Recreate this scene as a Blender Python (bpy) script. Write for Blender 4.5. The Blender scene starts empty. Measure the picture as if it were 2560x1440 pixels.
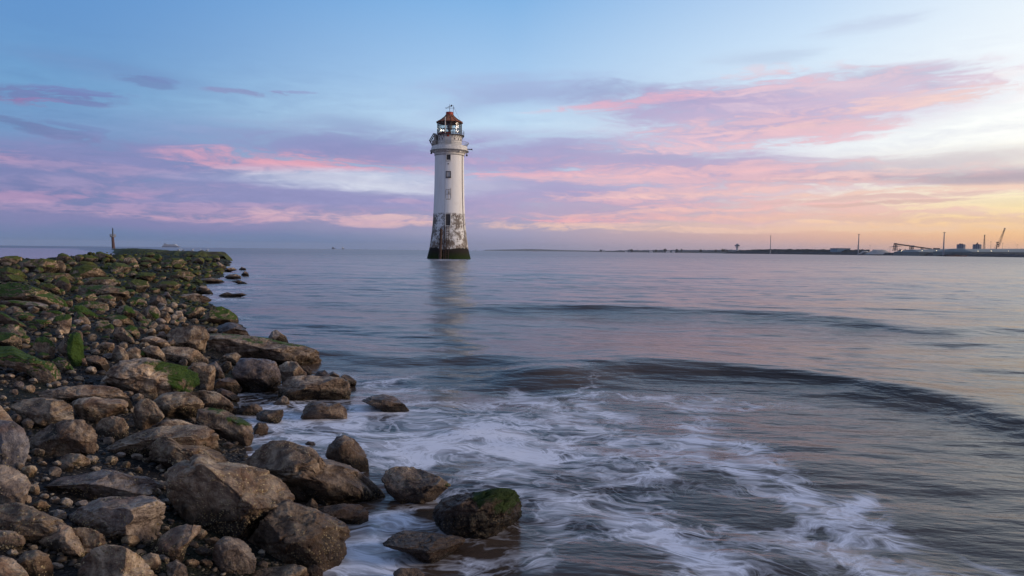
import bpy, math, random
import numpy as np
from mathutils import Vector, Matrix
rnd = random.Random(7)
D = bpy.data
scene = bpy.context.scene
COL = scene.collection

# ------------------------------------------------------------ camera, sky, sun, exposure
F = 2560 * 24.0 / 36.0                  # focal length in photo pixels
CAM = np.array([0.0, 0.0, 1.6])
PITCH, ROLL = math.radians(3.12), math.radians(0.61)
cf = np.array([0.0, math.cos(PITCH), -math.sin(PITCH)])
u0 = np.array([0.0, math.sin(PITCH), math.cos(PITCH)])
x0_ = np.array([1.0, 0.0, 0.0])
cr = math.cos(ROLL) * x0_ + math.sin(ROLL) * u0
cu = -math.sin(ROLL) * x0_ + math.cos(ROLL) * u0
cam_d = D.cameras.new('camera'); cam_d.lens = 24; cam_d.sensor_width = 36; cam_d.sensor_fit = 'HORIZONTAL'
cam_d.clip_start = 0.05; cam_d.clip_end = 90000
cam = D.objects.new('camera', cam_d); COL.objects.link(cam); scene.camera = cam
M = Matrix(((cr[0], cu[0], -cf[0], CAM[0]), (cr[1], cu[1], -cf[1], CAM[1]), (cr[2], cu[2], -cf[2], CAM[2]), (0, 0, 0, 1)))
cam.matrix_world = M

def ray(px, py):
    return cf + (px - 1280) / F * cr - (py - 720) / F * cu
def at(px, py, Y):                      # the point seen at a photo pixel, Y metres ahead
    d = ray(px, py); return CAM + d * (Y / d[1])
def project(P):                         # N x 3 -> photo pixels
    q = P - CAM
    z = np.maximum(q @ cf, 1e-3)
    return 1280 + F * (q @ cr) / z, 720 - F * (q @ cu) / z

def lin(c):
    return tuple(((v / 255) / 12.92 if v / 255 <= 0.04045 else ((v / 255 + 0.055) / 1.055) ** 2.4) for v in c) + (1.0,)

world = D.worlds.new('World'); scene.world = world; world.use_nodes = True
wt = world.node_tree; wt.nodes.clear()
def N(t, typ, **kw):
    n = t.nodes.new(typ)
    for k, v in kw.items():
        if k == 'ins':
            for i, val in v.items():
                n.inputs[i].default_value = val
        else: setattr(n, k, v)
    return n
def L(t, a, b): t.links.new(a, b)
def math_(t, op, a, b=None, c=None, clamp=False):
    n = t.nodes.new('ShaderNodeMath'); n.operation = op; n.use_clamp = clamp
    for i, v in enumerate((a, b, c)):
        if v is None: continue
        if isinstance(v, (int, float)): n.inputs[i].default_value = v
        else: L(t, v, n.inputs[i])
    return n.outputs[0]
def ramp(t, fac, stops, interp='LINEAR'):
    n = t.nodes.new('ShaderNodeValToRGB'); n.color_ramp.interpolation = interp
    cr_ = n.color_ramp; cr_.elements[0].position = stops[0][0]; cr_.elements[0].color = stops[0][1]
    cr_.elements[1].position = stops[-1][0]; cr_.elements[1].color = stops[-1][1]
    for p, c in stops[1:-1]:
        e = cr_.elements.new(p); e.color = c
    L(t, fac, n.inputs[0]); return n.outputs[0]
def mixc(t, fac, a, b, typ='MIX'):
    n = t.nodes.new('ShaderNodeMix'); n.data_type = 'RGBA'; n.blend_type = typ
    for i, v in ((0, fac), (6, a), (7, b)):
        if isinstance(v, (int, float, tuple)): n.inputs[i].default_value = v
        else: L(t, v, n.inputs[i])
    return n.outputs[2]
def mrange(t, v, a, b, c=0.0, d=1.0, typ='SMOOTHSTEP'):
    n = t.nodes.new('ShaderNodeMapRange'); n.interpolation_type = typ
    L(t, v, n.inputs[0])
    for i, x in enumerate((a, b, c, d)): n.inputs[i + 1].default_value = x
    return n.outputs[0]
def noise(t, vec, scale, detail=4, rough=0.5, dist=0.0):
    n = t.nodes.new('ShaderNodeTexNoise')
    if vec is not None: L(t, vec, n.inputs['Vector'])
    n.inputs['Scale'].default_value = scale; n.inputs['Detail'].default_value = detail
    n.inputs['Roughness'].default_value = rough; n.inputs['Distortion'].default_value = dist
    return n.outputs['Fac']
def mapping(t, vec, loc=(0, 0, 0), rot=(0, 0, 0), sc=(1, 1, 1), typ='POINT'):
    n = t.nodes.new('ShaderNodeMapping'); n.vector_type = typ
    L(t, vec, n.inputs[0]); n.inputs[1].default_value = loc; n.inputs[2].default_value = rot; n.inputs[3].default_value = sc
    return n.outputs[0]

tc = N(wt, 'ShaderNodeTexCoord'); sp = N(wt, 'ShaderNodeSeparateXYZ'); L(wt, tc.outputs['Generated'], sp.inputs[0])
az = math_(wt, 'ARCTAN2', sp.outputs[0], sp.outputs[1])
el = math_(wt, 'ABSOLUTE', math_(wt, 'ARCSINE', sp.outputs[2]))
cmb = N(wt, 'ShaderNodeCombineXYZ'); L(wt, az, cmb.inputs[0]); L(wt, el, cmb.inputs[1])
AE = cmb.outputs[0]
def azel(px, py):
    d = ray(px, py); d = d / np.linalg.norm(d)
    return math.atan2(d[0], d[1]), math.asin(d[2])
elf = math_(wt, 'DIVIDE', el, math.radians(40), clamp=True)
def er(stops): return ramp(wt, elf, [(a / 40, lin(c)) for a, c in stops])
r0 = er([(0, (98, 125, 168)), (2.5, (98, 126, 174)), (5, (112, 138, 188)), (8, (110, 148, 196)), (11, (106, 154, 202)), (15, (96, 146, 202)), (20, (88, 142, 204)), (30, (86, 118, 170)), (40, (88, 108, 148))])
r1 = er([(0, (148, 150, 182)), (2, (160, 158, 190)), (4, (180, 180, 210)), (7, (190, 208, 232)), (10, (190, 216, 240)), (14, (165, 200, 236)), (20, (128, 178, 228)), (30, (104, 142, 192)), (40, (100, 122, 160))])
r2 = er([(0, (190, 160, 166)), (1.4, (222, 178, 165)), (2.4, (250, 208, 180)), (5, (244, 230, 226)), (8, (236, 241, 247)), (12, (222, 236, 248)), (16, (204, 226, 248)), (20, (182, 210, 242)), (30, (126, 156, 198)), (40, (112, 132, 168))])
r3 = er([(0, (222, 172, 148)), (1.4, (247, 194, 142)), (3, (255, 228, 172)), (5, (255, 249, 222)), (8, (253, 253, 250)), (12, (247, 251, 254)), (16, (235, 244, 252)), (20, (222, 236, 250)), (30, (156, 176, 208)), (40, (128, 146, 178))])
r4 = er([(0, (225, 160, 125)), (3, (255, 205, 140)), (8, (255, 235, 205)), (14, (225, 225, 230)), (25, (156, 172, 202)), (40, (125, 142, 172))])
rb = er([(0, (112, 116, 150)), (5, (150, 138, 172)), (12, (150, 155, 196)), (22, (135, 158, 196)), (40, (115, 135, 168))])
def stn(px): return azel(px, 620)[0]
c = mixc(wt, mrange(wt, az, stn(0), stn(1280), typ='SMOOTHSTEP'), r0, r1)
c = mixc(wt, mrange(wt, az, stn(1280), stn(2000), typ='LINEAR'), c, r2)
c = mixc(wt, mrange(wt, az, stn(2000), stn(2560), typ='LINEAR'), c, r3)
c = mixc(wt, mrange(wt, az, stn(2560), stn(2560) + 0.5), c, r4)
c = mixc(wt, mrange(wt, math_(wt, 'ABSOLUTE', math_(wt, 'SUBTRACT', az, 1.0)), 0.75 * 1.0, 2.0), c, mixc(wt, mrange(wt, math_(wt, 'ABSOLUTE', az), 0.72, 1.5), c, rb))
# clouds: soft masses at their own directions, torn by wispy noise
w1 = N(wt, 'ShaderNodeTexNoise'); L(wt, mapping(wt, AE, sc=(4, 16, 1), rot=(0, 0, 0.12)), w1.inputs['Vector']); w1.inputs['Scale'].default_value = 1.6; w1.inputs['Detail'].default_value = 3
wv = N(wt, 'ShaderNodeVectorMath', operation='MULTIPLY_ADD'); L(wt, w1.outputs['Color'], wv.inputs[0]); wv.inputs[1].default_value = (0.06, 0.018, 0); L(wt, AE, wv.inputs[2])
AEW = wv.outputs[0]
off_w = (0.03, 0.009)
n_big = noise(wt, mapping(wt, AEW, sc=(4, 26, 1), rot=(0, 0, -0.06)), 1.0, 6, 0.55, 0.3)
n_wisp = noise(wt, mapping(wt, AEW, sc=(11, 75, 1), rot=(0, 0, -0.10), loc=(3, 7, 1)), 1.0, 9, 0.62, 0.8)
n_fine = noise(wt, mapping(wt, AEW, sc=(30, 110, 1), rot=(0, 0, 0.22), loc=(9, 2, 5)), 1.0, 8, 0.68, 0.9)
nm = math_(wt, 'ADD', math_(wt, 'MULTIPLY', n_big, 0.5), math_(wt, 'ADD', math_(wt, 'MULTIPLY', n_wisp, 0.55), math_(wt, 'MULTIPLY', n_fine, 0.33)))
NS = mrange(wt, nm, 0.48, 0.90, 0.0, 1.0, 'LINEAR')       # broken 0..1
NSC = math_(wt, 'SUBTRACT', mrange(wt, nm, 0.42, 0.96, -0.1, 1.1, 'LINEAR'), 0.5)
NS2 = mrange(wt, n_wisp, 0.32, 0.70, 0.0, 1.0, 'LINEAR')
def cloud(c, px, py, rx, ry, ang, col, s, wisp=0.75, soft=0.9, ns=None):
    a, e = azel(px, py)
    k = 1.6 / F
    v = mapping(wt, AEW, loc=(a + off_w[0], e + off_w[1], 0), rot=(0, 0, math.radians(ang * 0.6)), sc=(rx * k, ry * k, 1), typ='TEXTURE')
    g = N(wt, 'ShaderNodeTexGradient', gradient_type='SPHERICAL'); L(wt, v, g.inputs[0])
    gg = math_(wt, 'MINIMUM', math_(wt, 'MULTIPLY', g.outputs[1], 2.4), 1.0)
    q = math_(wt, 'MULTIPLY_ADD', math_(wt, 'MULTIPLY', ns or NSC, gg), wisp, g.outputs[1])
    m = mrange(wt, q, 0.05, 0.05 + soft, 0.0, s * 0.95)
    return mixc(wt, m, c, lin(col))
CL = [
 # faint wisps high
 (90, 235, 150, 22, 4, (112, 124, 182), .75), (60, 250, 80, 10, 0, (150, 120, 175), .6), (300, 180, 170, 25, -8, (106, 138, 192), .5), (365, 210, 60, 14, -8, (110, 130, 185), .55),
 (640, 237, 110, 9, 4, (140, 140, 192), .6), (110, 318, 120, 16, -14, (102, 124, 178), .75), (190, 345, 90, 16, -28, (112, 126, 180), .6),
 (1320, 225, 260, 36, 3, (158, 172, 214), .75), (1180, 262, 160, 26, 20, (162, 178, 218), .5), (1540, 215, 170, 26, 0, (150, 158, 200), .65), (870, 310, 120, 22, 0, (140, 160, 205), .5),
 (2150, 52, 150, 16, 8, (188, 198, 224), .5), (1900, 130, 150, 18, 0, (180, 195, 222), .5), (2230, 170, 190, 20, -12, (176, 182, 208), .8), (2320, 190, 60, 12, -25, (168, 176, 204), .7),
 (2500, 165, 110, 10, -5, (250, 232, 232), .5), (500, 335, 250, 40, 0, (124, 146, 198), .5), (850, 350, 320, 40, 2, (140, 150, 198), .65),
 # lavender bank, left and centre
 (80, 400, 330, 48, 4, (124, 122, 178), .9), (60, 470, 320, 50, 4, (112, 116, 172), .95), (500, 420, 280, 42, -4, (132, 132, 186), .85), (480, 500, 420, 48, 0, (126, 128, 182), .9),
 (880, 370, 330, 34, 2, (140, 142, 194), .9), (1000, 400, 260, 30, 0, (150, 142, 192), .9), (780, 500, 420, 38, -2, (142, 140, 192), .92), (1000, 500, 330, 34, 0, (150, 146, 196), .9),
 (300, 550, 520, 34, 0, (126, 124, 176), .9), (850, 545, 420, 26, 0, (158, 146, 188), .8),
 (1380, 378, 300, 44, -3, (160, 156, 202), .95), (1330, 410, 240, 30, 0, (166, 156, 200), .95), (1420, 480, 420, 55, 0, (166, 156, 200), .95), (1620, 395, 330, 30, -3, (172, 162, 200), .9),
 (1880, 425, 420, 38, -2, (182, 164, 200), .9), (1560, 530, 420, 40, 0, (180, 160, 194), .9), (2000, 470, 400, 34, 0, (206, 172, 196), .8), (1900, 540, 420, 36, 0, (214, 176, 186), .8),
 (2280, 410, 260, 26, -3, (200, 190, 204), .85), (2420, 440, 260, 18, -2, (182, 168, 184), .9), (2120, 445, 260, 14, 0, (186, 166, 186), .75),
 # big cloud, upper right
 (1880, 255, 420, 60, 8, (178, 170, 206), .95), (1760, 240, 280, 42, 10, (172, 162, 202), .95), (2040, 250, 400, 60, 4, (206, 184, 212), .9), (1850, 310, 340, 44, 4, (188, 172, 206), .9),
 (2150, 215, 330, 40, 4, (216, 192, 214), .85), (1760, 345, 260, 24, 4, (208, 180, 208), .85), (2050, 190, 220, 30, 0, (232, 206, 218), .8),
 # pink and peach light on them
 (700, 404, 210, 24, 1, (216, 140, 172), .95), (770, 400, 120, 12, 2, (232, 146, 168), .9), (960, 420, 140, 8, 3, (214, 148, 182), .8), (330, 470, 240, 18, 3, (150, 126, 180), .5), (30, 488, 260, 11, 6, (176, 124, 176), .75), (15, 392, 50, 12, 0, (190, 130, 172), .6), (200, 418, 220, 12, -2, (150, 126, 180), .7),
 (560, 530, 430, 18, 0, (172, 134, 184), .75), (700, 545, 330, 10, 0, (206, 150, 182), .7), (880, 545, 280, 14, -1, (220, 176, 190), .8), (1000, 560, 200, 7, 0, (216, 170, 186), .7), (1010, 505, 60, 6, 0, (196, 150, 188), .5),
 (1300, 430, 190, 9, 2, (240, 168, 188), .95), (1560, 425, 330, 13, 0, (228, 172, 190), .8), (1820, 420, 300, 12, 2, (244, 186, 190), .8), (1280, 398, 150, 7, 0, (196, 150, 190), .6),
 (1600, 240, 170, 10, 12, (228, 164, 190), .9), (1560, 250, 220, 10, 10, (226, 170, 196), .7), (1960, 285, 330, 20, 8, (240, 190, 198), .9), (2280, 235, 210, 17, 6, (250, 208, 200), .95), (2050, 305, 200, 14, 6, (242, 194, 192), .85), (1950, 330, 300, 16, 5, (240, 188, 200), .9), (1780, 352, 250, 12, 4, (246, 196, 204), .9), (2380, 225, 90, 14, 10, (252, 216, 204), .85),
 (1950, 195, 260, 13, 10, (236, 190, 206), .7), (1900, 165, 120, 16, 0, (238, 212, 222), .7), (1740, 445, 430, 14, 0, (240, 180, 186), .85), (1750, 475, 330, 14, 4, (242, 184, 184), .85), (2060, 500, 400, 16, 3, (250, 196, 176), .85), (1980, 470, 330, 9, 4, (252, 198, 186), .85), (2300, 425, 240, 10, 3, (248, 206, 196), .8), (1670, 510, 300, 12, 0, (234, 172, 184), .75), (2330, 475, 250, 8, 2, (252, 210, 176), .8),
 (1460, 477, 40, 4, 0, (238, 168, 186), .8), (1355, 507, 40, 4, 0, (226, 158, 184), .8), (1480, 552, 180, 9, 2, (244, 160, 176), .95), (1360, 553, 90, 6, 0, (250, 158, 172), .95), (1700, 545, 380, 13, 0, (242, 174, 172), .85), (2000, 535, 330, 12, 3, (250, 190, 168), .8), (1800, 520, 300, 6, 2, (252, 188, 176), .8),
 # clear gaps and low light bands
 (900, 450, 270, 24, -2, (212, 215, 236), 1.0), (1000, 465, 170, 22, -4, (224, 225, 240), 1.0), (780, 440, 120, 10, -3, (206, 206, 228), .8), (1190, 470, 150, 12, 0, (196, 190, 218), .8), (500, 440, 120, 10, 0, (160, 164, 208), .4),
 (1500, 565, 420, 8, 0, (250, 200, 176), .95), (1900, 575, 500, 8, 0, (254, 206, 168), .9), (2330, 575, 300, 14, 0, (255, 208, 146), .6), (1000, 545, 130, 6, 0, (236, 196, 186), .6),
 (1560, 610, 600, 14, 0, (190, 168, 184), .35),
 (2200, 497, 260, 5, 1, (214, 176, 166), .8), (2250, 510, 220, 4, 2, (206, 164, 150), .8), (2160, 545, 280, 10, 0, (240, 192, 158), .6), (2340, 552, 230, 9, -2, (232, 184, 146), .7), (2480, 448, 190, 12, -3, (180, 164, 178), .85), (2450, 395, 240, 22, 0, (216, 206, 208), .6),
]
nmB = math_(wt, 'ADD', math_(wt, 'MULTIPLY', n_wisp, 0.75), math_(wt, 'ADD', math_(wt, 'MULTIPLY', n_fine, 0.42), math_(wt, 'MULTIPLY', n_big, 0.2)))
NSB = math_(wt, 'SUBTRACT', mrange(wt, nmB, 0.50, 0.88, -0.15, 1.15, 'LINEAR'), 0.5)
for q in CL:
    px, py, rx, ry, ang, col, s_ = q
    if px > 1480 and py < 362: py += 14 * (1 if px < 2300 else 1.6); ang *= 0.5; rx *= (0.92 if px < 1800 else 0.78)
    if rx * ry < 3800 and py < 350 and px < 700:
        c = cloud(c, px, py, rx * .75, ry * .7, ang, tuple(v * .95 for v in col), min(1, s_ * 1.1), wisp=1.7, soft=0.75, ns=NSB)
        c = cloud(c, px + rx * .7, py - ry * .35, rx * .5, ry * .45, ang, col, s_ * .9, wisp=1.9, soft=0.7, ns=NSB); continue
    if px < 1200 and not col[0] > col[1] + 22: col = tuple(v * 0.82 + g_ * 0.18 for v, g_ in zip(col, (122, 140, 182)))
    if col[0] > col[1] + 22:
        col = tuple(v * 0.68 + g_ * 0.32 for v, g_ in zip(col, (212, 194, 208)))
        c = cloud(c, px, py, rx, ry, ang, col, s_ * 0.78, wisp=1.3, ns=NSB)
    else: c = cloud(c, px, py, rx, ry, ang, col, s_, wisp=0.9)
tex = math_(wt, 'MULTIPLY_ADD', NSB, 0.16, 1.0)
band = mrange(wt, el, math.radians(1.0), math.radians(4.0)); band2 = mrange(wt, el, math.radians(17), math.radians(9))
tx = math_(wt, 'MULTIPLY_ADD', math_(wt, 'MULTIPLY', band, band2), math_(wt, 'SUBTRACT', tex, 1.0), 1.0)
tv = N(wt, 'ShaderNodeCombineColor'); L(wt, tx, tv.inputs[0]); L(wt, tx, tv.inputs[1]); L(wt, math_(wt, 'MULTIPLY_ADD', tx, 0.6, 0.4), tv.inputs[2])
c = mixc(wt, 1.0, c, tv.outputs[0], 'MULTIPLY')
# clear cold band over the left horizon
c = cloud(c, 300, 600, 1000, 26, 0, (94, 124, 170), .95, wisp=0.15)
sky = N(wt, 'ShaderNodeTexSky', sky_type='NISHITA'); sky.sun_disc = False
SUN_EL, SUN_AZ = math.radians(4), math.radians(98)       # azimuth to the right of the view
sky.sun_elevation = SUN_EL; sky.sun_rotation = SUN_AZ; sky.altitude = 0
c = mixc(wt, 0.012, c, sky.outputs[0], 'ADD')
bg = N(wt, 'ShaderNodeBackground'); L(wt, c, bg.inputs[0]); bg.inputs[1].default_value = 1.0
wo = N(wt, 'ShaderNodeOutputWorld'); L(wt, bg.outputs[0], wo.inputs[0])
world.cycles.sampling_method = 'MANUAL'; world.cycles.sample_map_resolution = 512

sun_d = D.lights.new('sun', 'SUN'); sun_d.energy = 2.0; sun_d.angle = math.radians(14); sun_d.color = (1.0, 0.79, 0.60)
sun = D.objects.new('sun', sun_d); COL.objects.link(sun)
el_s = math.radians(14)
to = Vector((math.sin(SUN_AZ) * math.cos(el_s), math.cos(SUN_AZ) * math.cos(el_s), math.sin(el_s)))
sun.rotation_euler = to.to_track_quat('Z', 'Y').to_euler(); sun.location = (40, 20, 30)
vs = scene.view_settings; vs.view_transform = 'Standard'; vs.look = 'None'; vs.exposure = 0.0; vs.gamma = 1.0; vs.use_curve_mapping = False
scene.render.engine = 'CYCLES'
scene.cycles.max_bounces = 6; scene.cycles.diffuse_bounces = 3; scene.cycles.glossy_bounces = 3; scene.cycles.transmission_bounces = 6; scene.cycles.volume_bounces = 0
scene.cycles.caustics_reflective = False; scene.cycles.caustics_refractive = False

# ------------------------------------------------------------ helpers
def tag(o, label=None, cat=None, group=None, kind=None):
    if label: o['label'] = label
    if cat: o['category'] = cat
    if group: o['group'] = group
    if kind: o['kind'] = kind
    return o
def mesh_np(name, V, Fc, mat, parent=None, loc=(0, 0, 0), smooth=True):
    me = D.meshes.new(name)
    V = np.asarray(V, dtype=np.float64)
    if isinstance(Fc, np.ndarray):
        nf, k = Fc.shape
        me.vertices.add(len(V)); me.vertices.foreach_set('co', V.astype(np.float32).ravel())
        me.loops.add(nf * k); me.loops.foreach_set('vertex_index', Fc.astype(np.int32).ravel())
        me.polygons.add(nf); me.polygons.foreach_set('loop_start', np.arange(0, nf * k, k, dtype=np.int32))
        me.update(calc_edges=True); me.validate()
    else:
        me.from_pydata([tuple(v) for v in V], [], Fc); me.update()
    me.polygons.foreach_set('use_smooth', [smooth] * len(me.polygons))
    me.materials.append(mat)
    o = D.objects.new(name, me); COL.objects.link(o); o.location = loc
    if parent: o.parent = parent
    return o
def attr(o, name, arr):
    a = o.data.attributes.new(name, 'FLOAT', 'POINT'); a.data.foreach_set('value', np.asarray(arr, dtype=np.float32))
def empty(name, loc, rz=0.0):
    o = D.objects.new(name, None); COL.objects.link(o); o.location = tuple(loc); o.rotation_euler = (0, 0, rz); o.empty_display_size = 0.5
    return o
class MB:
    def __init__(s): s.v = []; s.f = []
    def add(s, vs_, fs): b = len(s.v); s.v += [tuple(map(float, p)) for p in vs_]; s.f += [tuple(b + i for i in f) for f in fs]; return s
    def box(s, cx, cy, cz, sx, sy, sz, rz=0.0, tx=0.0):
        c_, s_ = math.cos(rz), math.sin(rz); P = []
        for dz in (-.5, .5):
            for dx, dy in ((-.5, -.5), (.5, -.5), (.5, .5), (-.5, .5)):
                x, y = dx * sx, dy * sy
                P.append((cx + x * c_ - y * s_ + (tx if dz > 0 else 0), cy + x * s_ + y * c_, cz + dz * sz))
        return s.add(P, [(0, 3, 2, 1), (4, 5, 6, 7), (0, 1, 5, 4), (1, 2, 6, 5), (2, 3, 7, 6), (3, 0, 4, 7)])
    def tube(s, a, b, r, r2=None, n=8):
        a = Vector(tuple(a)); b = Vector(tuple(b)); r2 = r if r2 is None else r2
        d = (b - a).normalized(); t = d.orthogonal().normalized(); w = d.cross(t); P = []
        for q, rr in ((a, r), (b, r2)):
            for i in range(n):
                an = 2 * math.pi * i / n; P.append(q + t * (math.cos(an) * rr) + w * (math.sin(an) * rr))
        return s.add(P, [(i, (i + 1) % n, n + (i + 1) % n, n + i) for i in range(n)] + [tuple(range(n))[::-1], tuple(range(n, 2 * n))])
    def path(s, pts, r, n=6):
        for a, b in zip(pts[:-1], pts[1:]): s.tube(a, b, r, n=n)
        return s
    def lathe(s, prof, n=48, c=(0, 0, 0), caps=True, a0=0.0, a1=2 * math.pi):
        full = abs(a1 - a0 - 2 * math.pi) < 1e-6; m = n if full else n + 1; P = []
        for r, z in prof:
            for i in range(m):
                an = a0 + (a1 - a0) * i / n; P.append((c[0] + r * math.cos(an), c[1] + r * math.sin(an), c[2] + z))
        fs = []
        for j in range(len(prof) - 1):
            for i in range(n):
                k = (i + 1) % m; fs.append((j * m + i, j * m + k, (j + 1) * m + k, (j + 1) * m + i))
        if caps and full: fs += [tuple(range(m))[::-1], tuple((len(prof) - 1) * m + i for i in range(m))]
        return s.add(P, fs)
    def prism(s, poly, thick, fn):          # poly in (a, b), extruded by thick, fn(a, b, t) -> xyz
        n = len(poly); P = [fn(a, b, -thick / 2) for a, b in poly] + [fn(a, b, thick / 2) for a, b in poly]
        return s.add(P, [tuple(range(n)), tuple(range(n, 2 * n))[::-1]] + [(i, i + n, (i + 1) % n + n, (i + 1) % n) for i in range(n)])
    def build(s, name, mat, parent=None, smooth=False, loc=(0, 0, 0)):
        o = mesh_np(name, s.v, s.f, mat, parent, loc, smooth)
        import bmesh
        bm = bmesh.new(); bm.from_mesh(o.data); bmesh.ops.recalc_face_normals(bm, faces=bm.faces); bm.to_mesh(o.data); bm.free()
        return o

# vectorised noise
def _hash(ix, iy, iz, seed):
    h = (ix.astype(np.int64) * 374761393 + iy.astype(np.int64) * 668265263 + iz.astype(np.int64) * 2147483647 + seed * 1274126177) & 0xFFFFFFFF
    h = ((h ^ (h >> 13)) * 1274126177) & 0xFFFFFFFF
    h = ((h ^ (h >> 16)) * 2246822519) & 0xFFFFFFFF
    return ((h ^ (h >> 15)) & 0xFFFFFF) / float(0xFFFFFF) * 2 - 1
def vnoise(P, seed=0):
    P = np.asarray(P, dtype=np.float64); i = np.floor(P).astype(np.int64); f = P - i; f = f * f * f * (f * (f * 6 - 15) + 10); r = 0
    for dx in (0, 1):
        wx = f[:, 0] if dx else 1 - f[:, 0]
        for dy in (0, 1):
            wy = f[:, 1] if dy else 1 - f[:, 1]
            for dz in (0, 1):
                wz = f[:, 2] if dz else 1 - f[:, 2]
                r = r + wx * wy * wz * _hash(i[:, 0] + dx, i[:, 1] + dy, i[:, 2] + dz, seed)
    return r
def fbm(P, octv=4, seed=0, gain=0.5):
    r = 0; a = 1.0
    for k in range(octv):
        r = r + a * vnoise(P * (2.03 ** k) + k * 17.3, seed + k * 31); a *= gain
    return r
def sstep(x, a, b):
    t = np.clip((x - a) / (b - a), 0, 1); return t * t * (3 - 2 * t)

def new_mat(name):
    m = D.materials.new(name); m.use_nodes = True; t = m.node_tree; t.nodes.clear()
    p = t.nodes.new('ShaderNodeBsdfPrincipled'); o = t.nodes.new('ShaderNodeOutputMaterial'); L(t, p.outputs[0], o.inputs[0])
    return m, t, p, o
def simple_mat(name, col, rough=0.7, var=0.25, scale=1.0, metal=0.0, emit=None, es=0.0, bump=0.0):
    m, t, p, o = new_mat(name)
    tcx = N(t, 'ShaderNodeTexCoord')
    n = noise(t, tcx.outputs['Object'], scale, 6, 0.6)
    dark = tuple(v * (1 - var) for v in col[:3]) + (1,); lite = tuple(min(1, v * (1 + var)) for v in col[:3]) + (1,)
    L(t, ramp(t, n, [(0.3, dark), (0.7, lite)]), p.inputs['Base Color'])
    p.inputs['Roughness'].default_value = rough; p.inputs['Metallic'].default_value = metal
    if emit: p.inputs['Emission Color'].default_value = emit; p.inputs['Emission Strength'].default_value = es
    if bump:
        b = N(t, 'ShaderNodeBump'); b.inputs['Strength'].default_value = 0.6; b.inputs['Distance'].default_value = bump
        L(t, n, b.inputs['Height']); L(t, b.outputs[0], p.inputs['Normal'])
    return m
# ------------------------------------------------------------ shore shape
SH = np.array([(-2.0, 0.5), (0.5, -0.35), (2.0, -0.55), (3.3, -1.0), (4.5, -1.55), (5.8, -2.3), (7.5, -3.0), (9.5, -3.5), (12, -4.6), (16.5, -6.9), (22, -10.2), (30, -13.4), (38, -16.2), (62, -25.5), (91, -37.5), (130, -60), (400, -240)])
def shore_s(X, Y):
    xs = np.interp(Y, SH[:, 0], SH[:, 1]); xs2 = np.interp(Y + 0.5, SH[:, 0], SH[:, 1])
    c_ = 1 / np.sqrt(1 + ((xs2 - xs) / 0.5) ** 2)
    return (xs - X) * c_
def ground_z(X, Y):
    X = np.asarray(X, dtype=np.float64); Y = np.asarray(Y, dtype=np.float64)
    s = shore_s(X, Y)
    z = np.where(s > 0, 1.0 * (1 - np.exp(-np.maximum(s, 0) / 3.4)), -0.55 * (1 - np.exp(np.minimum(s, 0) / 1.6)))
    z = z - 1.6 * sstep(s, 10.0, 18) - 0.26 * sstep(Y, 14, 34) * sstep(s, 1, 7)
    z = np.where(s > 0, z * (1 - sstep(Y, 84, 93)) - 0.5 * sstep(Y, 84, 93), z)
    P = np.stack([X, Y, 0 * X], -1).reshape(-1, 3)
    n = fbm(P * 0.55, 3, 5).reshape(X.shape) * 0.10 * sstep(s, -0.2, 2.0) * (0.4 + np.clip(Y, 0, 30) / 30) + fbm(P * 3.0, 3, 9).reshape(X.shape) * 0.018 + fbm(P * 0.9, 3, 15).reshape(X.shape) * 0.22 * sstep(Y, 18, 40) * sstep(s, 0.2, 2.5)
    return z + n
def hit_ground(px, py, zmin=0.0):
    d = ray(px, py)
    t = np.concatenate([np.linspace(1.2, 12, 900), np.linspace(12, 150, 1800)])
    P = CAM[None] + d[None] * t[:, None]
    g = np.maximum(ground_z(P[:, 0], P[:, 1]), zmin)
    below = np.nonzero(P[:, 2] <= g)[0]
    return t[below[0]] if len(below) else None      # depth along the view axis

def fan(a0, a1, na, ds):
    an = np.radians(a0 + (a1 - a0) * np.arange(na) / (na - 1)); A, R_ = np.meshgrid(an, ds); X = R_ * np.sin(A); Y = R_ * np.cos(A)
    nr = len(ds); i = np.arange(nr * na).reshape(nr, na)
    Fc = np.stack([i[:-1, :-1], i[:-1, 1:], i[1:, 1:], i[1:, :-1]], -1).reshape(-1, 4)
    return X.ravel(), Y.ravel(), Fc[:, ::-1]

# ------------------------------------------------------------ seabed and shore ground
m_ground, t, p, o_ = new_mat('mussel gravel')
tcx = N(t, 'ShaderNodeTexCoord'); V_ = tcx.outputs['Object']
vo = N(t, 'ShaderNodeTexVoronoi'); L(t, V_, vo.inputs['Vector']); vo.inputs['Scale'].default_value = 55
vo2 = N(t, 'ShaderNodeTexVoronoi'); L(t, V_, vo2.inputs['Vector']); vo2.inputs['Scale'].default_value = 130
sepc = N(t, 'ShaderNodeSeparateColor'); L(t, vo.outputs['Color'], sepc.inputs[0])
base = ramp(t, sepc.outputs[0], [(0.0, (0.008, 0.008, 0.010, 1)), (0.6, (0.016, 0.014, 0.015, 1)), (0.86, (0.03, 0.025, 0.022, 1)), (0.93, (0.10, 0.08, 0.065, 1)), (1.0, (0.24, 0.20, 0.16, 1))])
gn = noise(t, V_, 0.9, 5, 0.6)
base = mixc(t, mrange(t, gn, 0.50, 0.62, 0, 0.5), base, (0.012, 0.02, 0.006, 1))
sgx = N(t, 'ShaderNodeSeparateXYZ'); L(t, V_, sgx.inputs[0]); farw = mrange(t, sgx.outputs[1], 7, 22)
gn2 = noise(t, V_, 2.2, 7, 0.65)
weed = ramp(t, gn2, [(0.3, (0.007, 0.006, 0.005, 1)), (0.46, (0.020, 0.018, 0.009, 1)), (0.56, (0.030, 0.040, 0.007, 1)), (0.7, (0.085, 0.10, 0.016, 1))])
base = mixc(t, farw, base, weed)
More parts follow.
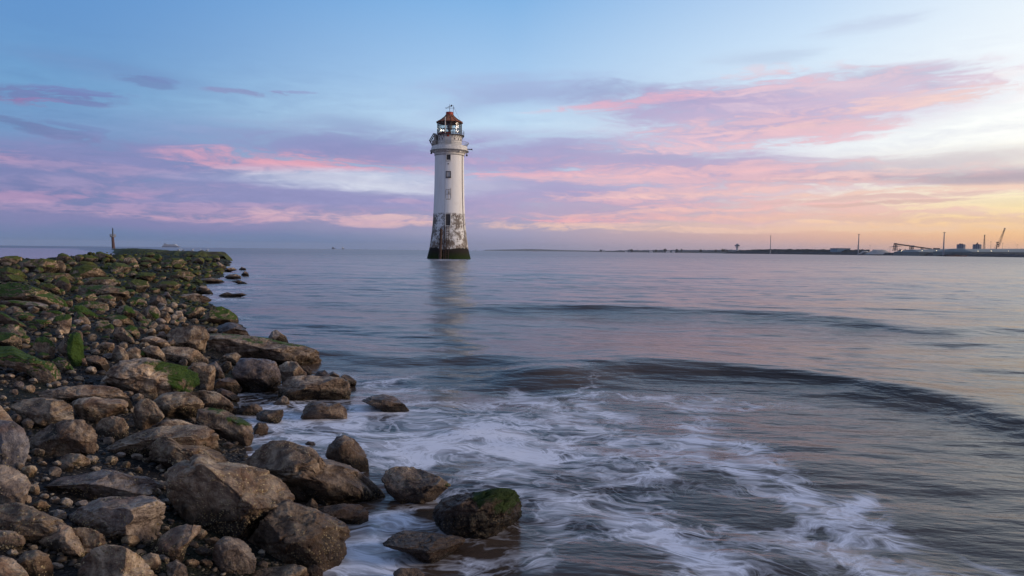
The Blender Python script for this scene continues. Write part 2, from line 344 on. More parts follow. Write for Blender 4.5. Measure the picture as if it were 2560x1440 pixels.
L(t, base, p.inputs['Base Color']); p.inputs['Roughness'].default_value = 0.75; p.inputs['Specular IOR Level'].default_value = 0.22
b1 = N(t, 'ShaderNodeBump'); b1.inputs['Distance'].default_value = 0.02; b1.inputs['Strength'].default_value = 0.9; L(t, vo.outputs['Distance'], b1.inputs['Height']); b1.invert = True
b2 = N(t, 'ShaderNodeBump'); b2.inputs['Distance'].default_value = 0.006; b2.inputs['Strength'].default_value = 0.8; L(t, vo2.outputs['Distance'], b2.inputs['Height']); L(t, b1.outputs[0], b2.inputs['Normal']); b2.invert = True
b3 = N(t, 'ShaderNodeBump'); b3.inputs['Distance'].default_value = 0.35; L(t, math_(t, 'MULTIPLY', gn2, farw), b3.inputs['Height']); L(t, b2.outputs[0], b3.inputs['Normal'])
L(t, b3.outputs[0], p.inputs['Normal'])
ds = np.concatenate([np.geomspace(0.4, 12, 300), np.geomspace(12.3, 140, 120)[1:]])
gx, gy, gf = fan(-80, 30, 330, ds)
gz = ground_z(gx, gy)
shore_ground = tag(mesh_np('ground', np.stack([gx, gy, gz], -1), gf, m_ground), kind='structure')

# ------------------------------------------------------------ water
WN = 680
dw = np.concatenate([np.geomspace(0.5, 3, 60), np.geomspace(3.02, 45, 470), np.geomspace(46, 400, 120), np.geomspace(412, 16000, 60)])
an = np.concatenate([np.linspace(-95, -41, 40), np.linspace(-40, 42, 600), np.linspace(43, 95, 40)])
A, R_ = np.meshgrid(np.radians(an), dw); wx = (R_ * np.sin(A)).ravel(); wy = (R_ * np.cos(A)).ravel()
idx = np.arange(len(dw) * len(an)).reshape(len(dw), len(an))
wf = np.stack([idx[:-1, :-1], idx[:-1, 1:], idx[1:, 1:], idx[1:, :-1]], -1).reshape(-1, 4)[:, ::-1]
def flat(px, py, z=0.0):
    d = ray(px, py); k = (z - CAM[2]) / d[2]; return (CAM + d * k)[:2]
def swell(X, Y, crest, amp, wfr, wbk, fade=1.5, seed=3):
    """a long low wave along a crest line; wfr = run of the face turned to the shore, wbk = run of its back"""
    C = np.array([flat(*q) for q in crest]); best = np.full(X.shape, 1e9); sg = np.zeros(X.shape); tt = np.zeros(X.shape); acc = 0
    tot = sum(np.linalg.norm(C[i + 1] - C[i]) for i in range(len(C) - 1))
    for i in range(len(C) - 1):
        a, b = C[i], C[i + 1]; ab = b - a; l = np.linalg.norm(ab)
        k = ((X - a[0]) * ab[0] + (Y - a[1]) * ab[1]) / l ** 2
        kk = np.clip(k, 0, 1) if 0 < i < len(C) - 2 else (np.clip(k, None, 1) if i == 0 else np.clip(k, 0, None))
        qx = a[0] + ab[0] * kk; qy = a[1] + ab[1] * kk; d = np.hypot(X - qx, Y - qy)
        side = (ab[0] * (Y - a[1]) - ab[1] * (X - a[0])) / l
        u = d < best; best = np.where(u, d, best); sg = np.where(u, np.sign(side), sg); tt = np.where(u, (acc + kk * l) / tot, tt); acc += l
    sd = best * sg                      # + beyond the crest, - on the shore side
    sd = sd + 0.22 * wbk * vnoise(np.stack([X * 0.6, Y * 0.3, 0 * X], -1), seed)
    prof = np.where(sd < 0, np.exp(-(sd / wfr) ** 2), np.exp(-(np.abs(sd) / wbk) ** 1.6))
    ends = sstep(tt, 0.0, 0.16) * (1 - 0.6 * sstep(tt, 0.62, 1.0))
    v = 0.75 + 0.35 * vnoise(np.stack([X * 0.35, Y * 0.2, 0 * X + 4], -1), seed + 1)
    return amp * prof * ends * v
P0 = np.stack([wx, wy, 0 * wx], -1)
near = 1 - sstep(dw, 60, 200)
nearv = np.repeat(near, len(an))
H = np.zeros_like(wx)
m = nearv > 0
Xn, Yn = wx[m], wy[m]
h = swell(Xn, Yn, [(1020, 768), (1230, 778), (1420, 782), (1700, 792), (1900, 800), (2100, 816), (2320, 828), (2760, 836)], 0.26, 0.9, 2.4)
h += swell(Xn, Yn, [(1150, 948), (1400, 938), (1560, 930), (1800, 936), (2000, 956), (2200, 985), (2400, 1018), (2600, 1064), (2900, 1130)], 0.25, 0.60, 1.5, seed=11)
h += swell(Xn, Yn, [(560, 882), (860, 888), (1100, 900), (1300, 905), (1500, 900)], 0.09, 0.5, 1.1, seed=21)
h += swell(Xn, Yn, [(1850, 708), (2050, 714), (2200, 716), (2400, 720), (2560, 727)], 0.16, 1.2, 3.0, seed=31)
h += swell(Xn, Yn, [(900, 690), (1250, 697), (1560, 700), (1760, 704)], 0.05, 1.2, 3.0, seed=41)
h += swell(Xn, Yn, [(1500, 735), (1800, 742), (2150, 748), (2400, 762)], 0.055, 1.0, 2.4, seed=51)
h += swell(Xn, Yn, [(700, 815), (1000, 806), (1200, 812), (1330, 800)], 0.04, 0.5, 1.0, seed=61)
h += swell(Xn, Yn, [(1900, 1130), (2150, 1150), (2400, 1230), (2700, 1330)], 0.030, 0.22, 0.5, seed=71)
rot = 0.18
Xr, Yr = Xn * math.cos(rot) - Yn * math.sin(rot), Xn * math.sin(rot) + Yn * math.cos(rot)
h += 0.026 * fbm(np.stack([Xr * 0.55, Yr * 1.1, 0 * Xr], -1), 3, 77) * sstep(np.hypot(Xn, Yn), 2, 9)
h += 0.075 * fbm(np.stack([Xr * 0.16, Yr * 0.34, 0 * Xr], -1), 4, 91) * sstep(np.hypot(Xn, Yn), 14, 45)
h += 0.009 * fbm(np.stack([Xr * 1.4, Yr * 4.2, 0 * Xr], -1), 3, 78)
H[m] = h * nearv[m]
water_v = np.stack([wx, wy, H], -1)
FOAM = [(1000, 1065, 280, 42, 0, 1.0), (1280, 1085, 300, 42, 5, 1.0), (1430, 1030, 120, 28, 10, .8), (1130, 1130, 300, 42, 0, .9), (1480, 1130, 220, 40, 8, .85), (1300, 1190, 300, 42, 6, .8),
 (740, 1085, 160, 34, 0, 1.0), (640, 1110, 80, 30, 0, .9), (1620, 1190, 150, 40, 12, .6), (1740, 1100, 45, 60, 70, .9), (1735, 1015, 70, 16, 8, .9), (1540, 1000, 200, 18, 0, .5), (1905, 1150, 75, 28, 25, .9), (1870, 1195, 80, 22, 20, .9), (1840, 1235, 190, 22, 5, .85),
 (1985, 1230, 60, 34, 30, .8), (2040, 1310, 120, 24, -15, .8), (2150, 1262, 60, 18, -30, .9), (1560, 1310, 100, 34, 25, 1.0), (1680, 1370, 160, 38, 25, 1.1), (1790, 1415, 120, 40, 10, 1.0), (1400, 1300, 60, 52, -40, .8),
 (1460, 1350, 100, 12, 0, .7), (1030, 1285, 130, 44, 0, .8), (900, 1365, 110, 60, -30, 1.1), (900, 1425, 170, 40, 0, 1.1), (1190, 1420, 160, 26, -8, .7), (1150, 1200, 120, 34, 0, .5), (2230, 1370, 90, 40, 35, .8), (2320, 1430, 260, 30, 8, .9),
 (1000, 985, 110, 16, -8, .5), (940, 955, 90, 14, -5, .6), (690, 1045, 90, 22, 0, .8), (740, 1010, 120, 16, 0, .5), (1660, 1260, 120, 26, 0, .5), (1950, 1365, 150, 26, 10, .5), (880, 1240, 80, 40, 0, .6), (860, 1040, 180, 26, 0, .9), (2100, 1420, 200, 50, 5, .7), (2420, 1445, 180, 24, 8, .8), (2130, 1350, 120, 30, 25, .6), (1300, 1420, 160, 24, -8, .6), (1122, 650, 62, 2.5, 0, .75), (1180, 1375, 190, 34, 0, .5), (2000, 1400, 240, 50, 6, .55), (1560, 1220, 300, 60, 10, .45), (1380, 1160, 300, 60, 0, .5), (480, 745, 120, 14, 0, .6), (600, 800, 60, 30, 0, .3), (560, 722, 90, 10, 0, .6), (620, 690, 60, 8, 0, .35), (560, 665, 60, 8, 0, .5), (1700, 1000, 300, 14, 3, .35), (1480, 960, 60, 34, 80, .35), (1860, 1020, 30, 12, 0, .6)]
fx, fy = project(water_v)
foam = np.zeros_like(wx)
for (a, b, rx, ry, ang, s) in FOAM:
    k = math.radians(ang); dx, dy = fx - a, fy - b; u = (dx * math.cos(k) + dy * math.sin(k)) / rx; v = (-dx * math.sin(k) + dy * math.cos(k)) / ry
    foam = 1 - (1 - foam) * (1 - np.clip(s, 0, 1) * np.exp(-(u * u + v * v) * 0.8)) if s <= 1 else np.maximum(foam, np.exp(-(u * u + v * v) * 0.7))
ss = shore_s(wx, wy)
calm = sstep(ss, 9, 16) * (1 - sstep(wy + 0.0 * wx, 420, 470))        # sheltered water behind the rocks
m_water, t, p, o_ = new_mat('estuary water')
tcx = N(t, 'ShaderNodeTexCoord'); V_ = tcx.outputs['Object']
a_f = N(t, 'ShaderNodeAttribute', attribute_name='foam'); a_c = N(t, 'ShaderNodeAttribute', attribute_name='calm')
rotv = mapping(t, V_, rot=(0, 0, 0.12))
n_l = noise(t, mapping(t, rotv, sc=(0.055, 0.13, 1)), 1.0, 9, 0.52, 0.2)
n_m = noise(t, mapping(t, rotv, sc=(1.3, 2.3, 1), loc=(4, 2, 0)), 1.0, 5, 0.5, 1.6)
silt = noise(t, mapping(t, rotv, sc=(0.25, 0.6, 1), loc=(4, 22, 0)), 1.0, 4, 0.5, 0.6)
wl = N(t, 'ShaderNodeVectorMath', operation='LENGTH'); L(t, V_, wl.inputs[0])
L(t, mixc(t, mrange(t, wl.outputs['Value'], 7, 40), mixc(t, mrange(t, silt, 0.35, 0.65), (0.036, 0.026, 0.022, 1), (0.080, 0.054, 0.040, 1)), (0.125, 0.122, 0.138, 1)), p.inputs['Base Color'])  # far base colour paler, painted in for sky reflection lost at grazing angles
p.inputs['IOR'].default_value = 1.333
sw = N(t, 'ShaderNodeVectorMath', operation='LENGTH'); L(t, V_, sw.inputs[0]); dfar = mrange(t, sw.outputs['Value'], 12, 260)
L(t, math_(t, 'MULTIPLY', math_(t, 'MULTIPLY_ADD', dfar, 0.10, 0.19), math_(t, 'MULTIPLY_ADD', a_c.outputs['Fac'], -0.45, 1.0)), p.inputs['Roughness'])
bA = N(t, 'ShaderNodeBump'); bA.inputs['Strength'].default_value = 1.0; L(t, n_l, bA.inputs['Height']); L(t, mrange(t, a_c.outputs['Fac'], 0, 1, 0.75, 0.05), bA.inputs['Distance'])
bB = N(t, 'ShaderNodeBump'); bB.inputs['Strength'].default_value = 1.0; L(t, mrange(t, wl.outputs['Value'], 3.5, 14, 0.005, 0.014), bB.inputs['Distance']); L(t, n_m, bB.inputs['Height']); L(t, bA.outputs[0], bB.inputs['Normal'])
L(t, bB.outputs[0], p.inputs['Normal'])
# foam: warped, streaky
wn = N(t, 'ShaderNodeTexNoise'); L(t, rotv, wn.inputs['Vector']); wn.inputs['Scale'].default_value = 1.1; wn.inputs['Detail'].default_value = 3
wm = N(t, 'ShaderNodeVectorMath', operation='MULTIPLY_ADD'); L(t, wn.outputs['Color'], wm.inputs[0]); wm.inputs[1].default_value = (1.0, 0.9, 0); L(t, rotv, wm.inputs[2])
f1 = noise(t, mapping(t, wm.outputs[0], sc=(0.75, 1.0, 1)), 1.5, 4, 0.5, 0.6)
f2 = noise(t, mapping(t, wm.outputs[0], sc=(1.2, 1.9, 1), loc=(5, 5, 0)), 3.0, 5, 0.55, 1.0)
f3 = noise(t, mapping(t, wm.outputs[0], sc=(2.0, 3.4, 1), rot=(0, 0, 0.25)), 4.0, 6, 0.62, 0.8)
def rdg(n_, w_): return math_(t, 'SUBTRACT', 1.0, math_(t, 'MULTIPLY', math_(t, 'ABSOLUTE', math_(t, 'SUBTRACT', n_, 0.5)), w_), clamp=True)
lace = math_(t, 'ADD', math_(t, 'MULTIPLY', rdg(f1, 9.0), 0.52), math_(t, 'ADD', math_(t, 'MULTIPLY', rdg(f2, 9.0), 0.48), math_(t, 'MULTIPLY', f3, 0.50)))
body = noise(t, mapping(t, wm.outputs[0], sc=(0.55, 0.85, 1), loc=(15, 3, 0)), 1.6, 3, 0.5, 0.4)
fm = math_(t, 'ADD', lace, math_(t, 'MULTIPLY', math_(t, 'SUBTRACT', body, 0.5), 2.0))
fm = math_(t, 'ADD', fm, math_(t, 'MULTIPLY', a_f.outputs['Fac'], 0.80))
gate = mrange(t, a_f.outputs['Fac'], 0.01, 0.40)
f4 = noise(t, mapping(t, wm.outputs[0], sc=(3.0, 6.0, 1), rot=(0, 0, 0.1), loc=(1, 8, 0)), 5.0, 5, 0.6, 1.2)
soft_ = math_(t, 'POWER', mrange(t, fm, 0.98, 1.84, 0.0, 1.05, 'LINEAR'), 1.25)
fmask = math_(t, 'MULTIPLY', math_(t, 'MULTIPLY', soft_, mrange(t, f4, 0.30, 0.66, 0.68, 1.18, 'LINEAR')), gate, clamp=True)
df = N(t, 'ShaderNodeBsdfDiffuse'); df.inputs[0].default_value = (0.78, 0.79, 0.88, 1)
mx = N(t, 'ShaderNodeMixShader'); L(t, fmask, mx.inputs[0]); L(t, p.outputs[0], mx.inputs[1]); L(t, df.outputs[0], mx.inputs[2]); L(t, mx.outputs[0], o_.inputs[0])
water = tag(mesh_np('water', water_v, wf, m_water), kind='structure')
attr(water, 'foam', foam); attr(water, 'calm', calm)
# ------------------------------------------------------------ rocks
m_rock, t, p, o_ = new_mat('shore rock')
tcx = N(t, 'ShaderNodeTexCoord'); oi = N(t, 'ShaderNodeObjectInfo'); V_ = tcx.outputs['Object']
oc = N(t, 'ShaderNodeSeparateColor'); L(t, oi.outputs['Color'], oc.inputs[0])   # R grey, G wet, B barnacles
a_m = N(t, 'ShaderNodeAttribute', attribute_name='moss'); a_d = N(t, 'ShaderNodeAttribute', attribute_name='low')
rv = N(t, 'ShaderNodeVectorMath', operation='ADD'); L(t, V_, rv.inputs[0])
rc = N(t, 'ShaderNodeCombineXYZ'); L(t, math_(t, 'MULTIPLY', oi.outputs['Random'], 40.0), rc.inputs[0]); L(t, math_(t, 'MULTIPLY', oi.outputs['Random'], 17.0), rc.inputs[1]); L(t, rc.outputs[0], rv.inputs[1])
V_ = rv.outputs[0]
nA = noise(t, V_, 2.6, 7, 0.62, 0.4); nB = noise(t, V_, 9.0, 8, 0.66, 0.3); nC = noise(t, V_, 42.0, 6, 0.7)
geo = N(t, 'ShaderNodeNewGeometry')
c1 = ramp(t, nB, [(0.30, lin((72, 54, 45))), (0.46, lin((138, 114, 90))), (0.60, lin((196, 172, 144))), (0.8, lin((228, 210, 182)))])
c2 = ramp(t, nB, [(0.30, lin((74, 72, 78))), (0.46, lin((118, 115, 120))), (0.60, lin((158, 152, 152))), (0.8, lin((190, 184, 178)))])
c0 = mixc(t, oc.outputs[0], c1, c2)
c0 = mixc(t, mrange(t, nA, 0.50, 0.68, 0, 0.45), c0, lin((152, 112, 86)))
c0 = mixc(t, 1.0, c0, ramp(t, nC, [(0.3, (0.62, 0.6, 0.58, 1)), (0.7, (1.2, 1.2, 1.2, 1))]), 'MULTIPLY')
vrb = ramp(t, oi.outputs['Random'], [(0, (.72, .71, .70, 1)), (.35, (1.1, 1.1, 1.1, 1)), (.6, (1.45, 1.45, 1.43, 1)), (.8, (1.0, 1.03, 1.1, 1)), (1, (1.65, 1.63, 1.60, 1))])
c0 = mixc(t, 1.0, c0, vrb, 'MULTIPLY')
# dark weed, mussel film and painted shade, low on the stone and in blotches
dk = math_(t, 'ADD', math_(t, 'MULTIPLY_ADD', a_d.outputs['Fac'], 1.05, 0.12), math_(t, 'ADD', math_(t, 'MULTIPLY', math_(t, 'SUBTRACT', nA, 0.5), 2.6), math_(t, 'MULTIPLY', math_(t, 'SUBTRACT', nB, 0.5), 1.6)))
dkm = mrange(t, dk, 0.18, 0.58, 0, 0.94)
c0 = mixc(t, dkm, c0, mixc(t, nC, lin((22, 19, 18)), lin((52, 42, 33))))
vb = N(t, 'ShaderNodeTexVoronoi'); L(t, V_, vb.inputs['Vector']); vb.inputs['Scale'].default_value = 92; vb.inputs['Randomness'].default_value = 1
vs3 = N(t, 'ShaderNodeSeparateColor'); L(t, vb.outputs['Color'], vs3.inputs[0])
thr = math_(t, 'MULTIPLY', mrange(t, noise(t, V_, 6.0, 3, 0.6), 0.40, 0.60, 0.0, 1.0), math_(t, 'MULTIPLY', oc.outputs[2], math_(t, 'MULTIPLY_ADD', dkm, 0.8, 0.4)))
bar = math_(t, 'MULTIPLY', math_(t, 'GREATER_THAN', math_(t, 'MULTIPLY', thr, 0.95), vs3.outputs[0]), math_(t, 'LESS_THAN', vb.outputs['Distance'], 0.40))
c0 = mixc(t, math_(t, 'MULTIPLY', bar, 0.9), c0, mixc(t, vs3.outputs[1], lin((132, 112, 78)), lin((214, 196, 156))))
# wetness darkens
c0 = mixc(t, math_(t, 'MULTIPLY', oc.outputs[1], 0.9), c0, mixc(t, 1.0, c0, (0.38, 0.34, 0.36, 1), 'MULTIPLY'))
pz = N(t, 'ShaderNodeSeparateXYZ'); L(t, geo.outputs['Position'], pz.inputs[0])
wz = mrange(t, math_(t, 'ADD', pz.outputs[2], math_(t, 'MULTIPLY', math_(t, 'SUBTRACT', nB, 0.5), 0.30)), 0.32, 0.08)
c0 = mixc(t, math_(t, 'MULTIPLY', wz, 0.75), c0, mixc(t, 1.0, c0, (0.30, 0.27, 0.27, 1), 'MULTIPLY'))
# moss and green weed
mo = math_(t, 'ADD', a_m.outputs['Fac'], math_(t, 'ADD', math_(t, 'MULTIPLY', math_(t, 'SUBTRACT', nA, 0.5), 1.5), math_(t, 'MULTIPLY', math_(t, 'SUBTRACT', nB, 0.5), 1.2)))
mom = math_(t, 'MULTIPLY', mrange(t, mo, 0.48, 0.66, 0, 0.97), mrange(t, a_m.outputs['Fac'], 0.01, 0.08))
yel = mrange(t, oi.outputs['Random'], 0.2, 0.9)
gA = mixc(t, nC, (0.018, 0.038, 0.006, 1), (0.070, 0.150, 0.012, 1)); gB = mixc(t, nC, (0.030, 0.034, 0.008, 1), (0.17, 0.18, 0.028, 1))
a_far = N(t, 'ShaderNodeAttribute', attribute_name='olive')
mcol = mixc(t, a_far.outputs['Fac'], gA, gB)
mcol = mixc(t, oc.outputs[1], mcol, mixc(t, 1.0, mcol, (0.4, 0.4, 0.5, 1), 'MULTIPLY'))
c0 = mixc(t, mom, c0, mcol)
L(t, c0, p.inputs['Base Color'])
rg = math_(t, 'MULTIPLY_ADD', math_(t, 'MAXIMUM', oc.outputs[1], wz), -0.44, 0.74)
L(t, math_(t, 'MAXIMUM', rg, math_(t, 'MULTIPLY', mom, 0.8)), p.inputs['Roughness'])
hb = math_(t, 'ADD', math_(t, 'MULTIPLY', nB, 0.6), math_(t, 'ADD', math_(t, 'MULTIPLY', nC, 0.16), math_(t, 'MULTIPLY', math_(t, 'MAXIMUM', bar, math_(t, 'MULTIPLY', mom, nC)), 0.10)))
bp = N(t, 'ShaderNodeBump'); bp.inputs['Strength'].default_value = 1.0; bp.inputs['Distance'].default_value = 0.11; L(t, hb, bp.inputs['Height']); L(t, bp.outputs[0], p.inputs['Normal'])
p.inputs['Specular IOR Level'].default_value = 0.35

import bmesh
ICO = {}
def ico(n):
    if n not in ICO:
        bm = bmesh.new(); bmesh.ops.create_icosphere(bm, subdivisions=n, radius=1.0)
        ICO[n] = (np.array([v.co[:] for v in bm.verts]), np.array([[v.index for v in f.verts] for f in bm.faces])); bm.free()
        ICO[n] = (ICO[n][0] / np.linalg.norm(ICO[n][0], axis=1)[:, None], ICO[n][1])
    return ICO[n]
def unit_rock(n, seed, nf=20, sharp=1.0):
    U, Fc = ico(n); rs = np.random.RandomState(seed); V = U.copy()
    V = V * (1 + 0.10 * vnoise(U * 1.1 + seed % 91, seed))[:, None]
    nf = nf if n < 5 else int(nf * rs.uniform(.5, 1.1))
    for k in range(nf):
        d = rs.normal(size=3); d /= np.linalg.norm(d); off = rs.uniform(0.55, 0.84)
        e = V @ d - off; w = np.where(e > 0, e, 0) * sharp; V = V - w[:, None] * d
    V = V * (1 + 0.042 * fbm(U * 2.3 + seed % 57, 3, seed + 1) + 0.03 * fbm(U * 7.5 + seed % 33, 3, seed + 2, 0.6))[:, None]
    V = V * (1 + 0.055 * (0.35 - np.abs(vnoise(U * 2.4 + seed % 41, seed + 5))))[:, None]
    if n >= 5:
        rid = np.abs(vnoise(V * 3.1 + seed % 13, seed + 9)); V = V * (1 - 0.075 * np.exp(-(rid / 0.06) ** 2))[:, None]
    return V, Fc
OUT = []          # traced outlines, to keep the loose stones clear of them
NROCK = [0]
def place_rock(label, pts, m=0.0, w=0.0, g=0.2, b=0.8, k=1.0, md=None, ol=0.0, group='rocks of the shore', low=0.5, nf=20, cat='rock', name='rock', dd=None):
    pts = np.array([[float(v) for v in q.split(',')] for q in pts.split()]) if isinstance(pts, str) else np.array(pts, float)
    lo, hi = pts.min(0), pts.max(0); c_ = (lo + hi) / 2; hw = np.maximum((hi - lo) / 2, 1.5)
    q = (pts - c_) / hw
    # radius as a function of angle, outline smoothed
    th = np.linspace(-math.pi, math.pi, 181)[:-1]; R = np.zeros(180)
    qn = np.roll(q, -1, 0)
    for i, a in enumerate(th):
        d = np.array([math.cos(a), math.sin(a)]); best = 0
        e = qn - q; den = d[0] * e[:, 1] - d[1] * e[:, 0]
        with np.errstate(divide='ignore', invalid='ignore'):
            tt = (q[:, 0] * e[:, 1] - q[:, 1] * e[:, 0]) / den; uu = (q[:, 0] * d[1] - q[:, 1] * d[0]) / den
        ok = (np.abs(den) > 1e-9) & (tt > 0) & (uu >= -1e-6) & (uu <= 1 + 1e-6)
        R[i] = tt[ok].max() if ok.any() else 0.7
    kern = np.array([1, 2, 3, 2, 1.]) / 9; R = np.convolve(np.r_[R[-4:], R, R[:4]], kern, 'same')[4:-4]
    yb = hi[1]; xb = pts[pts[:, 1] > hi[1] - 0.3 * (hi[1] - lo[1]), 0].mean()
    d0 = dd if dd else hit_ground(xb, min(yb, 1436 + 0 * yb) if yb < 1440 else yb)
    if d0 is None: return None
    size = hw * 2 * d0 / F; wide, tall = size
    big = hw[0] * 0.4
    n = 6 if big > 32 else (5 if big > 11 else (4 if big > 4 else 3))
    NROCK[0] += 1; seed = 100 + NROCK[0] * 37
    V, Fc = unit_rock(n, seed, nf)
    # silhouette: scale so the widest reach in every direction is the traced outline
    ang = np.arctan2(V[:, 1], V[:, 0]); rho = np.hypot(V[:, 0], V[:, 1])
    bi = ((ang + math.pi) / (2 * math.pi) * 60).astype(int) % 60; mx_ = np.zeros(60); np.maximum.at(mx_, bi, rho)
    mx_[mx_ < 0.2] = 1.0
    mx_ = np.convolve(np.r_[mx_[-3:], mx_, mx_[:3]], np.array([1, 1, 1]) / 3, 'same')[3:-3]
    m_at = np.interp(ang, np.linspace(-math.pi, math.pi, 61) + math.pi / 60, np.r_[mx_, mx_[0]])
    # image y runs down: angle in image space
    R_at = np.interp(-ang, np.r_[th, math.pi], np.r_[R, R[0]], period=2 * math.pi)
    sc = (R_at / m_at)
    a = V[:, 0] * sc * hw[0]; bb = V[:, 1] * sc * hw[1]
    sd = k * 0.5 * max(min(wide, 2.4 * tall), min(tall, 1.6 * wide)) * 0.85
    dc = d0 + 0.45 * sd
    cen = CAM + dc * ray(*c_); vd = ray(*c_) / np.linalg.norm(ray(*c_))
    back = np.array([vd[0], vd[1], vd[2] * 0.55]); back /= np.linalg.norm(back)
    P = cen + (a * dc / F)[:, None] * cr + (bb * dc / F)[:, None] * cu - (V[:, 2] * sd)[:, None] * back
    # the foot goes on below the ground
    lowm = np.clip(-bb / hw[1], 0, 1.2); P[:, 2] -= lowm * lowm * (0.22 * tall + 0.01)
    org = np.array([cen[0], cen[1], max(ground_z(cen[0], cen[1]), -0.05)])
    o = mesh_np(name, P - org, Fc, m_rock, loc=org)
    nz = np.zeros(len(V) * 3, dtype=np.float32); o.data.vertices.foreach_get('normal', nz); nz = nz.reshape(-1, 3)
    if m > 0:
        up = sstep(nz[:, 2], -0.35, 0.8)
        if md is not None:
            dv = np.array(md, float); dv /= np.linalg.norm(dv); up = sstep(V @ dv, 0.05, 0.75)
        attr(o, 'moss', m * (0.12 + 0.88 * up))
    else: attr(o, 'moss', np.zeros(len(V)))
    attr(o, 'low', low * (1.15 - 1.5 * sstep(V[:, 1] * sc, -0.9, 0.5)) )
    attr(o, 'olive', np.full(len(V), ol))
    o.color = (g, w, b, 1)
    tag(o, label, cat, group)
    OUT.append((pts, label, c_, hw, yb))
    return o
